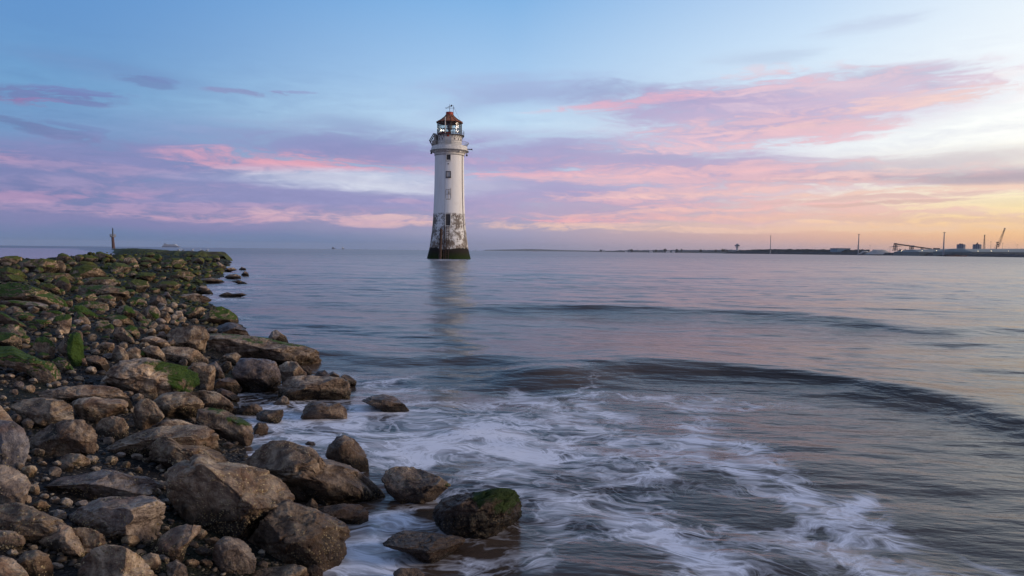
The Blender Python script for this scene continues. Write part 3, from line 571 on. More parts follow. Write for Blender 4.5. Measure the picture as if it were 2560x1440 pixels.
ROCKS = [
 # near left
 ("blue-grey rounded boulder cut by the left edge", "-50,1060 0,1050 32,1053 60,1072 76,1108 70,1138 45,1172 0,1168 -50,1150", dict(g=1.0, low=.2, b=.4)),
 ("flat tan boulder between grey boulder and round speckled rock", "75,1093 120,1064 159,1044 206,1044 231,1063 242,1084 240,1122 175,1134 100,1142 76,1125", dict(low=.1, b=.3)),
 ("small tan rock behind the blue-grey boulder", "-40,1005 0,1012 20,1035 40,1062 30,1085 -40,1085", dict(low=.1)),
 ("broad pale tan boulder with sunlit right shoulder", "18,1018 56,999 112,994 156,1001 180,1014 187,1035 184,1052 112,1072 80,1068 48,1040", dict(low=.15, b=.5)),
 ("smooth tan boulder with an overhanging right lip", "177,1006 200,994 235,991 262,999 310,1000 325,1010 318,1026 285,1042 265,1058 235,1062 205,1048 187,1028", dict(low=.3)),
 ("round speckled rock between two tan boulders", "240,1063 255,1045 285,1038 310,1044 322,1065 320,1092 290,1099 255,1097 238,1080", dict(b=1)),
 ("upright pale rock with dark round patch on its face", "331,1040 335,1015 352,997 368,994 385,1003 400,1025 414,1042 402,1052 378,1060 352,1078 338,1065", dict(low=.25)),
 ("long black weed-coated slab under the peaked boulder", "75,990 110,975 200,960 260,962 300,970 318,985 335,1012 300,1016 200,1004 100,1002", dict(low=1.1, w=.5, b=.7)),
 ("large peaked brown boulder with green moss on its right", "232,960 258,945 275,918 300,900 345,897 368,893 395,900 430,906 470,915 495,935 500,955 470,976 420,991 380,998 330,982 280,974", dict(m=.72, md=(1, .5, .35), b=.9, low=.3)),
 ("square brown block right of the peaked boulder", "465,925 480,906 510,906 538,915 540,930 535,965 528,976 500,974 480,940", dict(b=1, low=.2)),
 ("dark rounded boulder above the long tan boulder", "380,1005 400,985 440,978 470,978 500,995 512,1010 505,1034 480,1050 440,1050 410,1034 390,1020", dict(b=1, low=.6)),
 ("speckled hump beside the moss-capped boulder", "470,985 500,975 545,980 575,1000 585,1012 578,1030 545,1032 510,1022 490,1000", dict(b=1)),
 ("round boulder wearing a dark green moss cap", "490,1045 495,1022 525,1018 560,1025 600,1045 628,1060 636,1080 625,1098 590,1106 560,1101 530,1091 505,1070", dict(m=.8, md=(.4, .9, .3), b=1, low=.3, w=.3)),
 ("reddish sloping boulder behind the long tan boulder", "345,1078 385,1055 420,1045 450,1047 480,1060 520,1070 545,1090 552,1115 500,1112 430,1085 380,1082", dict(b=.8)),
 ("long low tan boulder running to a point at left", "232,1138 275,1112 330,1085 380,1068 420,1065 470,1063 520,1062 545,1085 547,1112 575,1150 540,1154 470,1120 420,1124 370,1132 300,1140", dict(b=.9)),
 ("dark humped boulder leaning on the ridged boulder", "365,1150 375,1112 395,1090 420,1085 450,1110 500,1112 550,1130 572,1150 560,1165 480,1168 430,1192 400,1172", dict(b=1, low=.5)),
 ("largest ridged brown boulder with a lit crest", "410,1180 437,1160 467,1150 475,1133 498,1132 537,1152 590,1158 640,1166 672,1178 710,1204 738,1244 735,1262 690,1265 650,1290 620,1330 570,1341 525,1331 475,1312 430,1262 413,1230", dict(b=1, low=.45, nf=15)),
 ("small pale stone alone on black mussel gravel", "140,1160 155,1140 175,1132 205,1133 222,1145 228,1158 200,1167 150,1169", dict(low=.1)),
 ("long flat grey rock lying across the gravel", "105,1215 150,1195 210,1185 250,1174 290,1175 330,1188 375,1193 398,1205 395,1225 370,1239 300,1241 200,1251 150,1246 125,1230", dict(g=.55, low=.25)),
 ("two-tone rock at the left edge above tan slope", "-60,1170 0,1160 40,1172 72,1195 78,1212 62,1250 40,1264 0,1277 -60,1262", dict(g=.4, low=.1)),
 ("orange-brown sloping boulder at lower left edge", "-60,1270 0,1262 45,1255 90,1272 140,1295 175,1318 165,1337 90,1348 0,1348 -60,1332", dict(low=.4, b=1)),
 ("grey-brown wedge boulder with a square right end", "166,1295 190,1275 245,1250 280,1248 340,1246 395,1242 412,1255 418,1280 410,1312 395,1342 355,1358 310,1342 260,1340 200,1322", dict(g=.5, low=.3)),
 ("mottled rock with dark blue-grey top below wedge boulder", "76,1350 110,1328 150,1310 178,1318 200,1350 215,1375 190,1392 140,1387 95,1372", dict(g=.3, low=.3)),
 ("rounded rock curling against the mottled rock", "178,1318 205,1315 235,1320 258,1335 266,1355 250,1373 225,1387 200,1362", dict(low=.2)),
 ("small round rock at left edge under orange slope", "-30,1330 0,1325 35,1326 60,1342 66,1358 50,1376 0,1384 -30,1372", dict(g=.3, m=.25)),
 ("barnacled rock in the lower left corner", "40,1402 60,1380 90,1373 120,1386 135,1420 130,1455 60,1465 20,1435", dict(b=1)),
 ("brown corner rock cut by left and bottom edges", "-40,1400 0,1389 35,1401 65,1426 82,1455 0,1490 -40,1470", dict(b=1)),
 ("dark domed rock thick with barnacles at bottom edge", "178,1470 205,1402 225,1371 265,1356 310,1358 350,1386 388,1432 405,1475 300,1500 220,1490", dict(b=1, low=.8)),
 ("pointed egg-shaped rock in gravel below ridged boulder", "380,1375 400,1340 430,1320 470,1310 500,1315 507,1328 480,1356 450,1396 415,1404 390,1394", dict(g=.35, low=.2)),
 ("small rock right of the barnacled dome", "352,1392 375,1382 395,1385 403,1405 400,1432 370,1434 355,1412", dict(b=1)),
 ("small striped stone at the bottom in gravel", "415,1410 440,1400 465,1415 475,1455 430,1470 418,1438", dict(g=.4)),
 ("pale layered stone at bottom left of rounded boulder", "530,1390 535,1360 555,1345 570,1343 600,1352 625,1370 642,1396 638,1416 600,1427 560,1432 535,1414", dict(g=.45, low=.1, b=.5)),
 ("big rounded tan boulder at the foam's edge", "612,1356 640,1320 665,1285 685,1262 715,1250 745,1262 790,1275 845,1300 872,1320 879,1335 865,1375 830,1395 785,1408 760,1397 720,1392 650,1390 625,1376", dict(b=1, low=.15, nf=14)),
 ("low tan rock at the bottom edge by foam", "610,1432 650,1421 700,1418 735,1405 765,1412 772,1430 765,1460 640,1470", dict(b=.8)),
 ("dark wet stone at the bottom edge by foam", "765,1422 785,1410 808,1425 808,1456 770,1462", dict(w=.9)),
 ("long triangular dark boulder reaching into the foam", "595,1155 625,1140 650,1115 675,1098 715,1095 745,1108 775,1110 800,1130 812,1152 850,1158 890,1172 930,1200 960,1220 972,1238 960,1252 925,1247 900,1264 860,1264 800,1252 740,1242 700,1207 640,1172", dict(b=1, low=.55, w=.25, nf=15)),
 ("wet black ledge under the triangular boulder", "790,1268 860,1258 900,1262 922,1280 922,1305 890,1312 830,1298", dict(w=1, low=.7)),
 ("small yellowish stone wedged between two big boulders", "763,1265 780,1245 793,1258 795,1275 775,1279", dict(low=0, b=.2)),
 ("upright domed wet rock with foam behind", "812,1140 820,1115 840,1092 860,1087 885,1097 905,1120 920,1145 923,1170 905,1182 870,1167 830,1157", dict(w=.6, low=.4)),
 ("angular grey-brown rock standing in white foam", "953,1200 960,1178 980,1166 1020,1165 1060,1175 1100,1187 1122,1200 1125,1215 1090,1241 1060,1262 1030,1264 990,1247 965,1227", dict(g=.35, low=.3, w=.2, m=.45, md=(.8, .8, 0), b=1)),
 ("dark wet rock in the water with mossy top", "1080,1280 1100,1250 1150,1232 1200,1222 1230,1212 1265,1210 1290,1222 1305,1255 1309,1295 1290,1312 1220,1327 1160,1337 1110,1324 1085,1302", dict(w=.8, low=.75, m=.66, md=(.75, .75, .1), nf=15)),
 ("flat dark wet rock awash near bottom", "953,1358 985,1335 1010,1330 1050,1332 1120,1338 1165,1345 1160,1363 1130,1387 1100,1407 1075,1402 1020,1380 975,1367", dict(w=.9, low=.6, nf=14)),
 ("rock tip breaking the water at bottom edge", "982,1432 1000,1417 1040,1420 1062,1436 1055,1462 990,1465", dict(w=.6, low=.3)),
 # middle, by the water
 ("long weedy slab jutting into the sea", "497,858 510,838 530,832 565,834 610,838 660,843 720,858 760,863 795,875 805,895 795,912 750,910 700,902 640,900 600,895 560,892 520,892 505,880", dict(b=.9, low=.25, m=.62, md=(.2, 1, 0), nf=9)),
 ("small pyramid-shaped rock on top of the slab", "668,847 680,828 690,823 700,830 715,841 724,856 690,858", dict(g=.7, w=.4, dd='slab')),
 ("flat reddish rock at the foot of the slab", "385,880 420,865 470,868 495,875 510,890 505,907 450,907 400,902", dict(b=.8)),
 ("broad brown boulder behind the slab's inland end", "414,838 440,820 480,812 510,815 525,838 512,872 480,878 445,875 425,856", dict(b=.6, low=.2)),
 ("wet pinkish hump seaward behind the slab", "530,830 545,815 570,806 595,808 612,822 627,838 600,844 560,840", dict(w=.9, g=.5, low=.1)),
 ("green-topped boulder standing at the water's edge", "498,798 515,782 540,767 552,765 575,775 592,788 599,800 590,810 560,814 530,817 505,810", dict(m=.85, b=.9, low=.6)),
 ("dark green boulder left of the green-topped boulder", "458,790 475,770 500,765 515,772 507,786 490,797 465,797", dict(m=.7, low=.5)),
 ("ochre boulder low in a pale inlet", "435,746 455,736 490,733 515,741 532,749 520,753 470,754 440,752", dict(b=1, low=0)),
 ("black peaked rock above the ochre boulder", "490,728 500,715 512,713 530,728 535,733 500,734", dict(low=.9, m=.3)),
 ("long black rock awash off the ochre boulder", "545,739 560,732 570,730 580,734 605,732 618,737 600,741 560,741", dict(low=1, w=.4)),
 ("black rock tip awash off the far shore", "578,704 595,700 610,704 622,710 600,710", dict(low=1, w=.4)),
 ("flat-topped black rock in the far shallows", "560,693 572,686 590,685 602,690 603,695 570,696", dict(low=1)),
 ("pointed black rock farthest out in the shallows", "602,687 612,677 620,682 623,688 610,689", dict(low=1)),
 ("small black rock seaward of the pointed ridge", "596,674 604,667 613,670 617,675", dict(low=1)),
 ("dark ridge of rock at the far shore", "556,677 572,669 585,669 593,675 575,678", dict(low=1, m=.2)),
 ("black rock at the foot of the breakwater", "533,663 545,654 558,662 567,670 545,673", dict(low=1, m=.3)),
 ("low weedy ledge in the far shallows", "485,704 500,698 530,694 555,700 563,705 530,708 500,708", dict(low=.9, m=.3)),
 ("large wet purple-streaked boulder by the slab", "580,930 590,905 605,893 635,895 665,897 690,905 700,925 706,950 700,967 660,978 630,984 600,974 585,952", dict(w=.9, g=.65, low=.5, nf=16)),
 ("brown boulder right of the purple-streaked boulder", "697,915 715,903 740,903 752,918 765,930 770,941 740,953 705,958", dict(b=1, low=.1)),
 ("dark oblong block at the water line", "693,968 705,955 730,940 770,938 820,940 860,945 873,955 880,980 870,1000 830,1002 780,997 720,1000 695,992", dict(low=.95, b=1, w=.2, nf=9)),
 ("small wet stone peeping over the dark block", "783,941 795,928 812,925 826,938 822,946 790,947", dict(w=.9, g=.6, low=0)),
 ("rounded dark stone behind the dark block's right end", "820,936 832,928 848,938 851,944 825,945", dict(low=.6)),
 ("small rock trailing seaward of the dark block", "848,943 860,935 875,940 892,952 890,958 860,960", dict(low=.4, w=.4)),
 ("dark wet stone beyond the brown boulder", "755,917 770,915 780,925 779,936 762,937", dict(w=.8, low=.5)),
 ("small round stone left of purple-streaked boulder", "552,912 565,901 578,905 580,920 565,931 553,923", dict(b=.8)),
 ("dark moss-fronted boulder under the slab", "540,906 560,887 590,880 603,890 592,908 560,908", dict(m=.5, low=.5)),
 ("striped wet boulder beside square brown block", "520,912 540,903 553,920 563,941 545,950 535,932", dict(g=.5, w=.6, low=.1)),
 ("glossy rounded boulder above the moss-capped boulder", "533,966 545,950 570,944 590,950 601,966 590,977 560,980 535,977", dict(w=.5, low=.6)),
 ("smooth wet rock behind speckled hump", "535,980 550,970 580,980 600,993 598,1002 575,1006 555,992", dict(w=.7, g=.4)),
 ("small pointed rock in the pool below the dark block", "676,1013 695,998 708,988 720,995 725,1009 710,1015 690,1017", dict(b=1, low=.1)),
 ("twin-humped rock veiled by foam", "750,1042 762,1015 775,1004 800,1003 822,1012 850,1005 866,1022 870,1042 820,1048 780,1048", dict(b=1, low=.1, w=.3)),
 ("low dark rock farthest into the surf", "900,1004 930,990 960,986 985,992 1010,1008 1032,1030 1000,1029 940,1018", dict(w=.6, low=.6)),
 ("dark streaked stone in the pool, left one", "592,1031 605,1012 640,1008 655,1018 660,1032 630,1042 600,1042", dict(low=.6, w=.4)),
 ("dark lobed stone at the foam's left end", "640,1036 660,1025 690,1025 708,1022 709,1040 700,1057 665,1060 640,1052", dict(low=.8, b=1)),
 ("small barnacled ball beside the moss-capped boulder", "633,1070 645,1055 665,1058 672,1070 668,1083 650,1088 635,1086", dict(b=1)),
 ("small stone left of the dark moss-fronted boulder", "496,906 508,890 518,895 523,906 508,912", dict()),
 ("small dark stone behind the triangular boulder", "758,1113 770,1102 785,1105 793,1116", dict(w=.8, low=.6)),
 # left, mossy middle ground
 ("tall wedge rock with a bright green face", "140,870 165,840 190,825 205,828 208,845 210,880 213,906 195,914 170,897 150,882", dict(m=1.15, md=(.9, .1, .6), low=0)),
 ("long bright green mossy slab leaning at the left edge", "-40,870 0,866 30,864 60,880 100,897 130,905 150,925 158,948 145,960 110,952 60,927 0,912 -40,907", dict(m=1.1, low=.1)),
 ("dark mossy boulder left of the green wedge rock", "80,870 90,845 110,840 130,852 140,868 135,890 115,895 98,882", dict(m=.8, low=.3)),
 ("small mossy boulder under the green wedge rock", "128,902 145,892 165,898 180,915 190,931 170,937 150,927", dict(m=.9, low=.2)),
 ("dark mossy boulder cut by the left edge", "-20,835 0,830 35,832 55,845 55,867 30,870 -20,867", dict(m=.75, low=.5)),
 ("pale brown rock above the peaked boulder's left side", "232,882 245,862 265,855 285,858 290,876 270,887 245,887", dict()),
 ("ochre triangular rock above the peaked boulder", "280,882 290,862 310,870 322,890 322,907 300,912 285,902", dict(b=1, low=0)),
 ("pale-topped rock right of the ochre triangular rock", "312,882 322,870 338,866 352,875 355,892 335,899 318,892", dict(g=.3)),
 ("rounded brown boulder above the peaked boulder's right", "350,874 375,862 395,865 412,885 418,907 395,908 360,897", dict(b=1)),
 ("mussel-covered dark mound left of the peaked boulder", "213,892 240,888 262,895 276,916 270,928 240,928 220,918", dict(low=1, b=1)),
 ("dark ribbed boulder in the middle of the rubble", "282,837 290,818 305,817 325,835 338,851 320,859 300,853 285,847", dict(low=.5)),
 ("rock with a bright green patch on its shoulder", "308,822 325,812 342,818 352,838 346,849 328,837", dict(m=.85)),
 ("flat pale brown slab in the rubble", "345,852 360,843 385,840 415,850 428,863 400,870 360,864", dict(low=0, b=.5)),
 ("rounded pale stone above the flat pale slab", "366,817 375,805 390,804 398,815 392,824 375,827", dict(low=.1)),
 ("dark angular rock right of the rounded pale stone", "380,832 395,812 415,810 428,822 418,834 395,837", dict(low=.6)),
 ("grey rock above the flat slab's right end", "387,847 398,830 410,828 420,845 415,854 395,854", dict(g=.5)),
 ("dark green square rock in the rubble", "238,814 250,800 268,800 277,810 277,823 255,827 240,822", dict(m=.6, low=.6)),
 ("pale tapering rock in front of mossy bank", "185,792 192,778 202,780 222,798 228,806 210,810 190,804", dict(low=.1)),
 ("sloping rock with bright moss down its right", "165,780 185,762 205,762 225,775 248,790 246,799 222,799 200,780", dict(m=.95)),
 ("tall pale rock with square lit end", "128,807 140,790 170,785 180,792 178,816 168,834 155,834 148,814", dict(low=0, b=.4)),
 ("low rock covered in a flat mat of moss", "65,807 90,798 125,800 131,809 100,817 68,814", dict(m=1.1, low=.1)),
 ("pale slanting slab at the left edge", "-10,780 5,780 30,795 60,808 73,816 50,822 20,814 -10,802", dict(low=0, b=.3)),
 ("brown rounded rock below the pale slanting slab", "-4,820 20,810 45,812 65,828 66,839 42,844 5,834", dict(low=.2)),
 ("long smooth purplish rock in the left rubble", "88,782 110,776 145,776 166,786 150,797 110,797", dict(g=.4, low=0)),
 ("pale smooth stone right of the slanting slab", "28,787 45,780 75,783 89,791 75,800 45,799", dict(low=0)),
 ("small pale crumpled rock at the left", "12,774 30,765 50,768 61,781 40,787 18,784", dict(low=.1)),
 ("long dark slab below the big mossy bank", "-10,754 30,750 90,755 120,762 126,776 100,780 50,772 -10,767", dict(low=.6, m=.5, g=.5)),
 ("huge tan rock with bright green mossy top at left", "-20,712 30,705 70,712 110,725 150,742 165,750 173,763 150,767 110,760 60,754 0,750 -20,742", dict(m=.85, low=0, b=.5)),
 ("dark rounded rock behind the huge mossy rock", "90,722 105,709 125,708 145,718 156,733 135,737 105,730", dict(low=.4)),
 ("pinkish upright rock standing above its neighbours", "135,712 145,695 160,689 172,700 179,716 172,730 155,730", dict(low=0, b=.5)),
 ("large flat-topped brown boulder in mid rubble", "190,740 198,715 230,712 270,712 305,720 322,728 326,741 310,752 270,747 220,744", dict(low=.2, b=.6)),
 ("purplish flat boulder behind the flat-topped one", "200,704 215,695 250,692 285,693 296,706 285,714 240,716 210,712", dict(g=.5, low=.4, m=.3)),
 ("smooth brown boulder before the flat-topped boulder", "232,747 250,738 275,736 290,745 289,754 260,759 238,755", dict(low=.1)),
 ("pale smooth stone left of smooth brown boulder", "188,747 205,736 235,733 246,746 225,754 195,752", dict(g=.3, low=0)),
 ("long brown rock with a lit right end", "188,762 215,752 250,755 272,760 273,773 240,772 200,770", dict(low=.1)),
 ("round dark-bellied boulder in mid rubble", "318,754 330,744 350,743 365,752 370,763 350,765 328,762", dict(low=.7)),
 ("small brown peak left of the dark-bellied boulder", "290,762 303,748 312,758 319,766 300,770", dict()),
 ("black angular rock in mid rubble", "287,784 300,765 315,762 330,770 341,786 320,797 295,792", dict(low=1)),
 ("broad mossy rock below the black angular rock", "255,792 280,786 310,787 330,800 339,813 310,817 275,807", dict(m=.8)),
 ("long leaning tan stone beside the broad mossy rock", "340,792 348,781 360,790 373,806 368,815 350,810", dict(low=0)),
 ("rounded rock bearing one bright green tuft", "352,782 370,765 390,765 401,781 400,802 380,804 360,797", dict(m=.6, md=(.5, .3, .8))),
 ("brown rock right of the green-tufted rock", "392,774 410,765 425,768 436,781 425,790 405,787", dict()),
 ("square brown rock below the green-tufted rock", "395,790 405,778 420,780 428,796 420,807 402,805", dict(low=.1)),
 ("rounded tan rock left of the dark green boulder", "430,790 440,777 455,778 459,791 445,799 433,798", dict(b=1)),
 ("glossy wet rock beside the pale inlet", "370,754 380,740 395,737 412,745 419,761 400,767 378,762", dict(w=.8)),
 ("slanting wet rock at the head of the pale inlet", "405,742 412,730 420,730 431,746 425,752 410,750", dict(w=.7, g=.4)),
 # far mossy ridge
 ("domed olive mossy rock on the skyline, left", "138,652 145,636 155,632 170,637 183,648 175,657 150,657", dict(m=1, ol=.8)),
 ("tall olive mossy rock highest on the skyline", "235,644 240,630 250,628 262,633 278,637 283,646 265,652 240,652", dict(m=1, ol=.8)),
 ("low olive mossy rock between two skyline rocks", "200,647 210,638 230,638 241,646 225,654 205,652", dict(m=1, ol=.8)),
 ("long olive rock on the skyline at left edge", "-10,647 15,640 45,639 53,648 40,657 0,660", dict(m=.9, ol=.8, low=.4)),
 ("long dark bank of rock behind the left rubble", "48,654 80,647 110,646 140,650 150,671 130,682 80,680 50,670", dict(m=.5, ol=.9, low=.9)),
 ("ochre and green rounded rock under the skyline dome", "132,667 140,650 155,650 166,666 162,680 148,684 135,677", dict(m=.6, ol=1, low=.2)),
 ("big dark green boulder in the mossy bank", "165,692 180,670 210,660 240,665 262,680 269,691 235,699 190,699", dict(m=1, ol=.5)),
 ("small olive peak on the skyline", "288,647 295,637 305,637 313,646 300,652", dict(m=.9, ol=.9)),
 ("dark triangular mossy rock under the skyline peaks", "303,657 315,642 322,636 335,643 346,657 330,664 312,662", dict(m=.7, ol=.8, low=.5)),
 ("long brown boulder below the dark bank", "75,697 95,683 135,682 170,683 189,696 190,707 150,707 100,704", dict(low=.4, m=.35, ol=.8)),
 ("dark green boulder at the left edge of mossy bank", "-10,674 20,667 50,675 69,691 60,702 30,697 -10,692", dict(m=.9, ol=.6)),
 ("low mossy rock at left edge above huge tan rock", "-10,692 15,684 45,688 63,701 40,708 0,706", dict(m=.9, ol=.6)),
 ("black boulder beside the weedy far shore", "305,717 320,703 345,698 370,703 376,716 360,724 330,730 312,724", dict(low=1, m=.3)),
 ("rounded dark rock on the skyline near breakwater", "358,642 365,631 380,630 390,637 376,645", dict(m=.9, ol=.8)),
 ("mossy hump in the middle of the green bank", "270,668 285,655 310,658 330,668 325,682 290,684", dict(m=1, ol=.7)),
 ("yellow-green lit rock in the green bank", "190,662 205,652 230,655 245,664 235,672 205,672", dict(m=1, ol=1)),
 ("mossy rock right of the triangular skyline rock", "345,650 360,642 385,646 398,656 385,664 355,663", dict(m=1, ol=.7)),
 ("broad weedy boulder toward the breakwater", "400,655 425,644 455,646 470,658 450,668 415,668", dict(m=.9, ol=.7)),
 ("green mound above the far shallows", "420,690 445,676 475,678 490,690 470,700 435,700", dict(m=.8, ol=.5, low=.4)),
 ("bright green weedy rock left of the ledge", "385,720 405,703 435,702 455,712 440,726 405,730", dict(m=1, ol=.2)),
 ("weed-hung rock behind the bright green one", "330,692 350,680 380,682 392,692 375,702 345,700", dict(m=.9, ol=.5)),
]
slab_d = None
for lab, pts, kw in ROCKS:
    kw = dict(kw)
    ymax = max(float(q.split(',')[1]) for q in pts.split()); xmax = max(float(q.split(',')[0]) for q in pts.split())
    if ymax < 742 and xmax < 500: kw['m'] = max(kw.get('m', 0), .75); kw['ol'] = max(kw.get('ol', 0), .7)
    elif ymax < 880 and xmax < 420 and 'm' not in kw: kw['m'] = .62
    if kw.get('dd') == 'slab': kw['dd'] = slab_d
    o = place_rock(lab, pts, **kw)
    if 'jutting' in lab: slab_d = hit_ground(650, 900) * 1.04
for pts_, lab_, c_, hw_, yb_ in OUT:                        # water breaks white around the stones that stand in it
    if yb_ > 930 and hw_[0] > 14 and shore_s(*[float(v) for v in flat(c_[0], yb_)]) < 0.15:
        u = (fx - c_[0]) / (hw_[0] * 1.0 + 10); v = (fy - yb_ + 4) / (12 + hw_[1] * .35)
        foam = np.maximum(foam, 0.62 * np.exp(-(u * u) ** 2 - v * v))
water.data.attributes['foam'].data.foreach_set('value', foam.astype(np.float32))
# loose stones between the big ones
def inside(px, py, poly):
    x, y = poly[:, 0], poly[:, 1]; x2, y2 = np.roll(x, -1), np.roll(y, -1)
    cnd = ((y > py) != (y2 > py)) & (px < (x2 - x) * (py - y) / (y2 - y + 1e-9) + x)
    return cnd.sum() % 2 == 1
ZONE = np.array([(0, 652), (330, 646), (540, 648), (560, 672), (470, 735), (430, 760), (600, 815), (520, 850), (490, 905), (600, 960), (600, 1080), (560, 1130), (780, 1280), (600, 1400), (740, 1440), (0, 1440)], float)
rs = random.Random(21); fill = []; tries = 0
side_words = {}
used_labels = set(q[0] for q in ROCKS)
ADJ = ['small', 'little', 'tiny', 'low', 'half-buried']
while len(fill) < 210 and tries < 9000:
    tries += 1
    px, py = rs.uniform(-5, 790), 650 + (1432 - 650) * rs.random() ** 1.7
    if not inside(px, py, ZONE): continue
    if any(inside(px, py, q[0]) for q in OUT[:len(ROCKS)]): continue
    f = (py - 640) / 800
    r = rs.uniform(8, 15.5) + f * rs.uniform(0, 13)
    if any(math.hypot(px - a, (py - b) * 1.5) < (r + c_) * 0.85 for a, b, c_ in fill): continue
    fill.append((px, py, r))
    n = rs.randint(8, 10); a0 = rs.random() * 6.3; asp = rs.uniform(0.45, 0.75)
    pts = [(px + r * math.cos(a0 + i * 6.283 / n) * rs.uniform(.8, 1.1), py - r * asp * 0.7 + r * asp * math.sin(a0 + i * 6.283 / n) * rs.uniform(.8, 1.1)) for i in range(n)]
    far = py < 735; green = far or (py < 900 and px < 360 and rs.random() < .55)
    # name it after the nearest big rock
    best = min(OUT[:len(ROCKS)], key=lambda q: math.hypot((px - q[2][0]) / (q[3][0] + 12), (py - q[2][1]) / (q[3][1] + 12)))
    dx = (px - best[2][0]) / best[3][0]; dy = (py - best[2][1]) / best[3][1]
    where = ('left of' if dx < 0 else 'right of') if abs(dx) > abs(dy) else ('in front of' if dy > 0 else 'behind')
    kindw = 'mossy stone' if green else 'stone'
    lab = None
    for ad in ADJ:
        s_ = "%s %s %s the %s" % (ad, kindw, where, best[1])
        w_ = s_.split()
        if len(w_) > 16: s_ = ' '.join(w_[:16])
        if s_ not in used_labels: lab = s_; break
    if lab is None: fill.pop(); continue
    used_labels.add(lab)
    place_rock(lab, pts, m=(rs.uniform(.8, 1.15) if green else rs.choice([0, 0, .4])), ol=(rs.uniform(.4, 1) if far else .1), g=rs.random() * .6, b=1, low=rs.uniform(0, .6) + (.3 if far else 0), w=(.4 if shore_s(*[float(v) for v in flat(px, py)]) < 0.5 else 0), group='loose stones between the rocks', name='stone', cat='stone', nf=8)

# cobbles, mussels and shell rubble filling the ground between the stones
rs4 = np.random.RandomState(4); U2, F2 = ico(2); U1, F1 = ico(1); VV = []; FF = []; b_ = 0
tt_ = np.exp(rs4.uniform(math.log(1.9), math.log(85), 60000)); aa_ = rs4.uniform(-1.25, 0.0, 60000)
cx_, cy_ = tt_ * np.sin(aa_) / np.cos(aa_), tt_; sC = shore_s(cx_, cy_); zC = ground_z(cx_, cy_)
qx, qy = project(np.stack([cx_, cy_, zC], -1))
ok_ = np.nonzero((sC > 0.1) & (sC < 11.5) & (cy_ < 86) & (sC < 11.5) & (cy_ > 0.6) & (qy < 1900))[0][:15000]
for i_ in ok_:
    t_ = tt_[i_]; r = (0.005 + 0.016 * rs4.rand() ** 4) + (0.0028 + 0.0042 * rs4.rand() ** 3) * max(0.0, min(t_, 40.0) - 3.5) * (1.0 if t_ < 18 else 0.75)
    u, fcs = (U2, F2) if (t_ < 9 and r > .02) else (U1, F1)
    ax = rs4.uniform([.8, .6, .35], [1.3, 1.0, .8]); an_ = rs4.rand() * 6.28; ca, sa = math.cos(an_), math.sin(an_)
    v = u * (1 + 0.18 * rs4.randn(len(u), 1)) * r * ax; v = np.stack([v[:, 0] * ca - v[:, 1] * sa, v[:, 0] * sa + v[:, 1] * ca, v[:, 2]], -1)
    VV.append(v + np.array([cx_[i_], cy_[i_], zC[i_] + r * .25])); FF.append(fcs + b_); b_ += len(u)
m_cob, t, p, o_ = new_mat('cobbles and shells')
geo = N(t, 'ShaderNodeNewGeometry'); tcx = N(t, 'ShaderNodeTexCoord'); sg = N(t, 'ShaderNodeSeparateXYZ'); L(t, tcx.outputs['Object'], sg.inputs[0])
cc = ramp(t, geo.outputs['Random Per Island'], [(0, (0.012, 0.012, 0.016, 1)), (.45, (0.028, 0.024, 0.024, 1)), (.78, (0.05, 0.04, 0.034, 1)), (.93, (0.14, 0.11, 0.085, 1)), (1, (0.34, 0.29, 0.23, 1))])
cfar_ = ramp(t, geo.outputs['Random Per Island'], [(0, (0.012, 0.010, 0.007, 1)), (.4, (0.028, 0.022, 0.013, 1)), (.65, (0.030, 0.038, 0.008, 1)), (1, (0.085, 0.10, 0.016, 1))])
L(t, mixc(t, mrange(t, sg.outputs[1], 6, 20), cc, cfar_), p.inputs['Base Color']); p.inputs['Roughness'].default_value = .6; p.inputs['Specular IOR Level'].default_value = .3
cob = tag(mesh_np('shingle', np.concatenate(VV), np.concatenate(FF), m_cob), 'countless small cobbles and mussel shells between the boulders', 'shingle', kind='stuff')

# the same bank of boulders carries on to the left of the picture
VV = []; FF = []; b_ = 0; lowv = []; mossv = []; kept = []
shapes = [unit_rock(4, 9000 + q * 31, 14) for q in range(12)]
tt_ = np.exp(rs4.uniform(math.log(1.6), math.log(70), 6000)); aa_ = rs4.uniform(-1.35, -0.62, 6000); X_, Y_ = tt_ * np.tan(aa_) * 1.0, tt_
X_ = np.maximum(X_, -24 - Y_); S_ = shore_s(X_, Y_); Z_q = ground_z(X_, Y_); R_q = rs4.uniform(.10, .30, 6000) * (1 + Y_ * .05)
qx, qy = project(np.stack([X_, Y_, Z_q], -1))
for i_ in np.nonzero((S_ > .3) & (S_ < 13) & (Y_ > .5) & (qx + R_q * 1.7 * F / np.maximum(Y_, 1) < -30))[0]:
    if len(kept) > 330: break
    r = R_q[i_]
    if any((X_[i_] - a) ** 2 + (Y_[i_] - b) ** 2 < (.75 * (r + c__)) ** 2 for a, b, c__ in kept): continue
    kept.append((X_[i_], Y_[i_], r)); v, fcs = shapes[i_ % 12]; ax = rs4.uniform([.9, .7, .45], [1.4, 1.1, .75]); an_ = rs4.rand() * 6.28; ca, sa = math.cos(an_), math.sin(an_)
    v2 = v * r * ax; v2 = np.stack([v2[:, 0] * ca - v2[:, 1] * sa, v2[:, 0] * sa + v2[:, 1] * ca, v2[:, 2]], -1)
    VV.append(v2 + np.array([X_[i_], Y_[i_], Z_q[i_] + r * .2])); FF.append(fcs + b_); b_ += len(v); lowv.append(.5 * (1.1 - 1.5 * sstep(v[:, 2], -.8, .5))); mossv.append(np.full(len(v), rs4.choice([0, 0, .55])) * sstep(v[:, 2], -.2, .7))
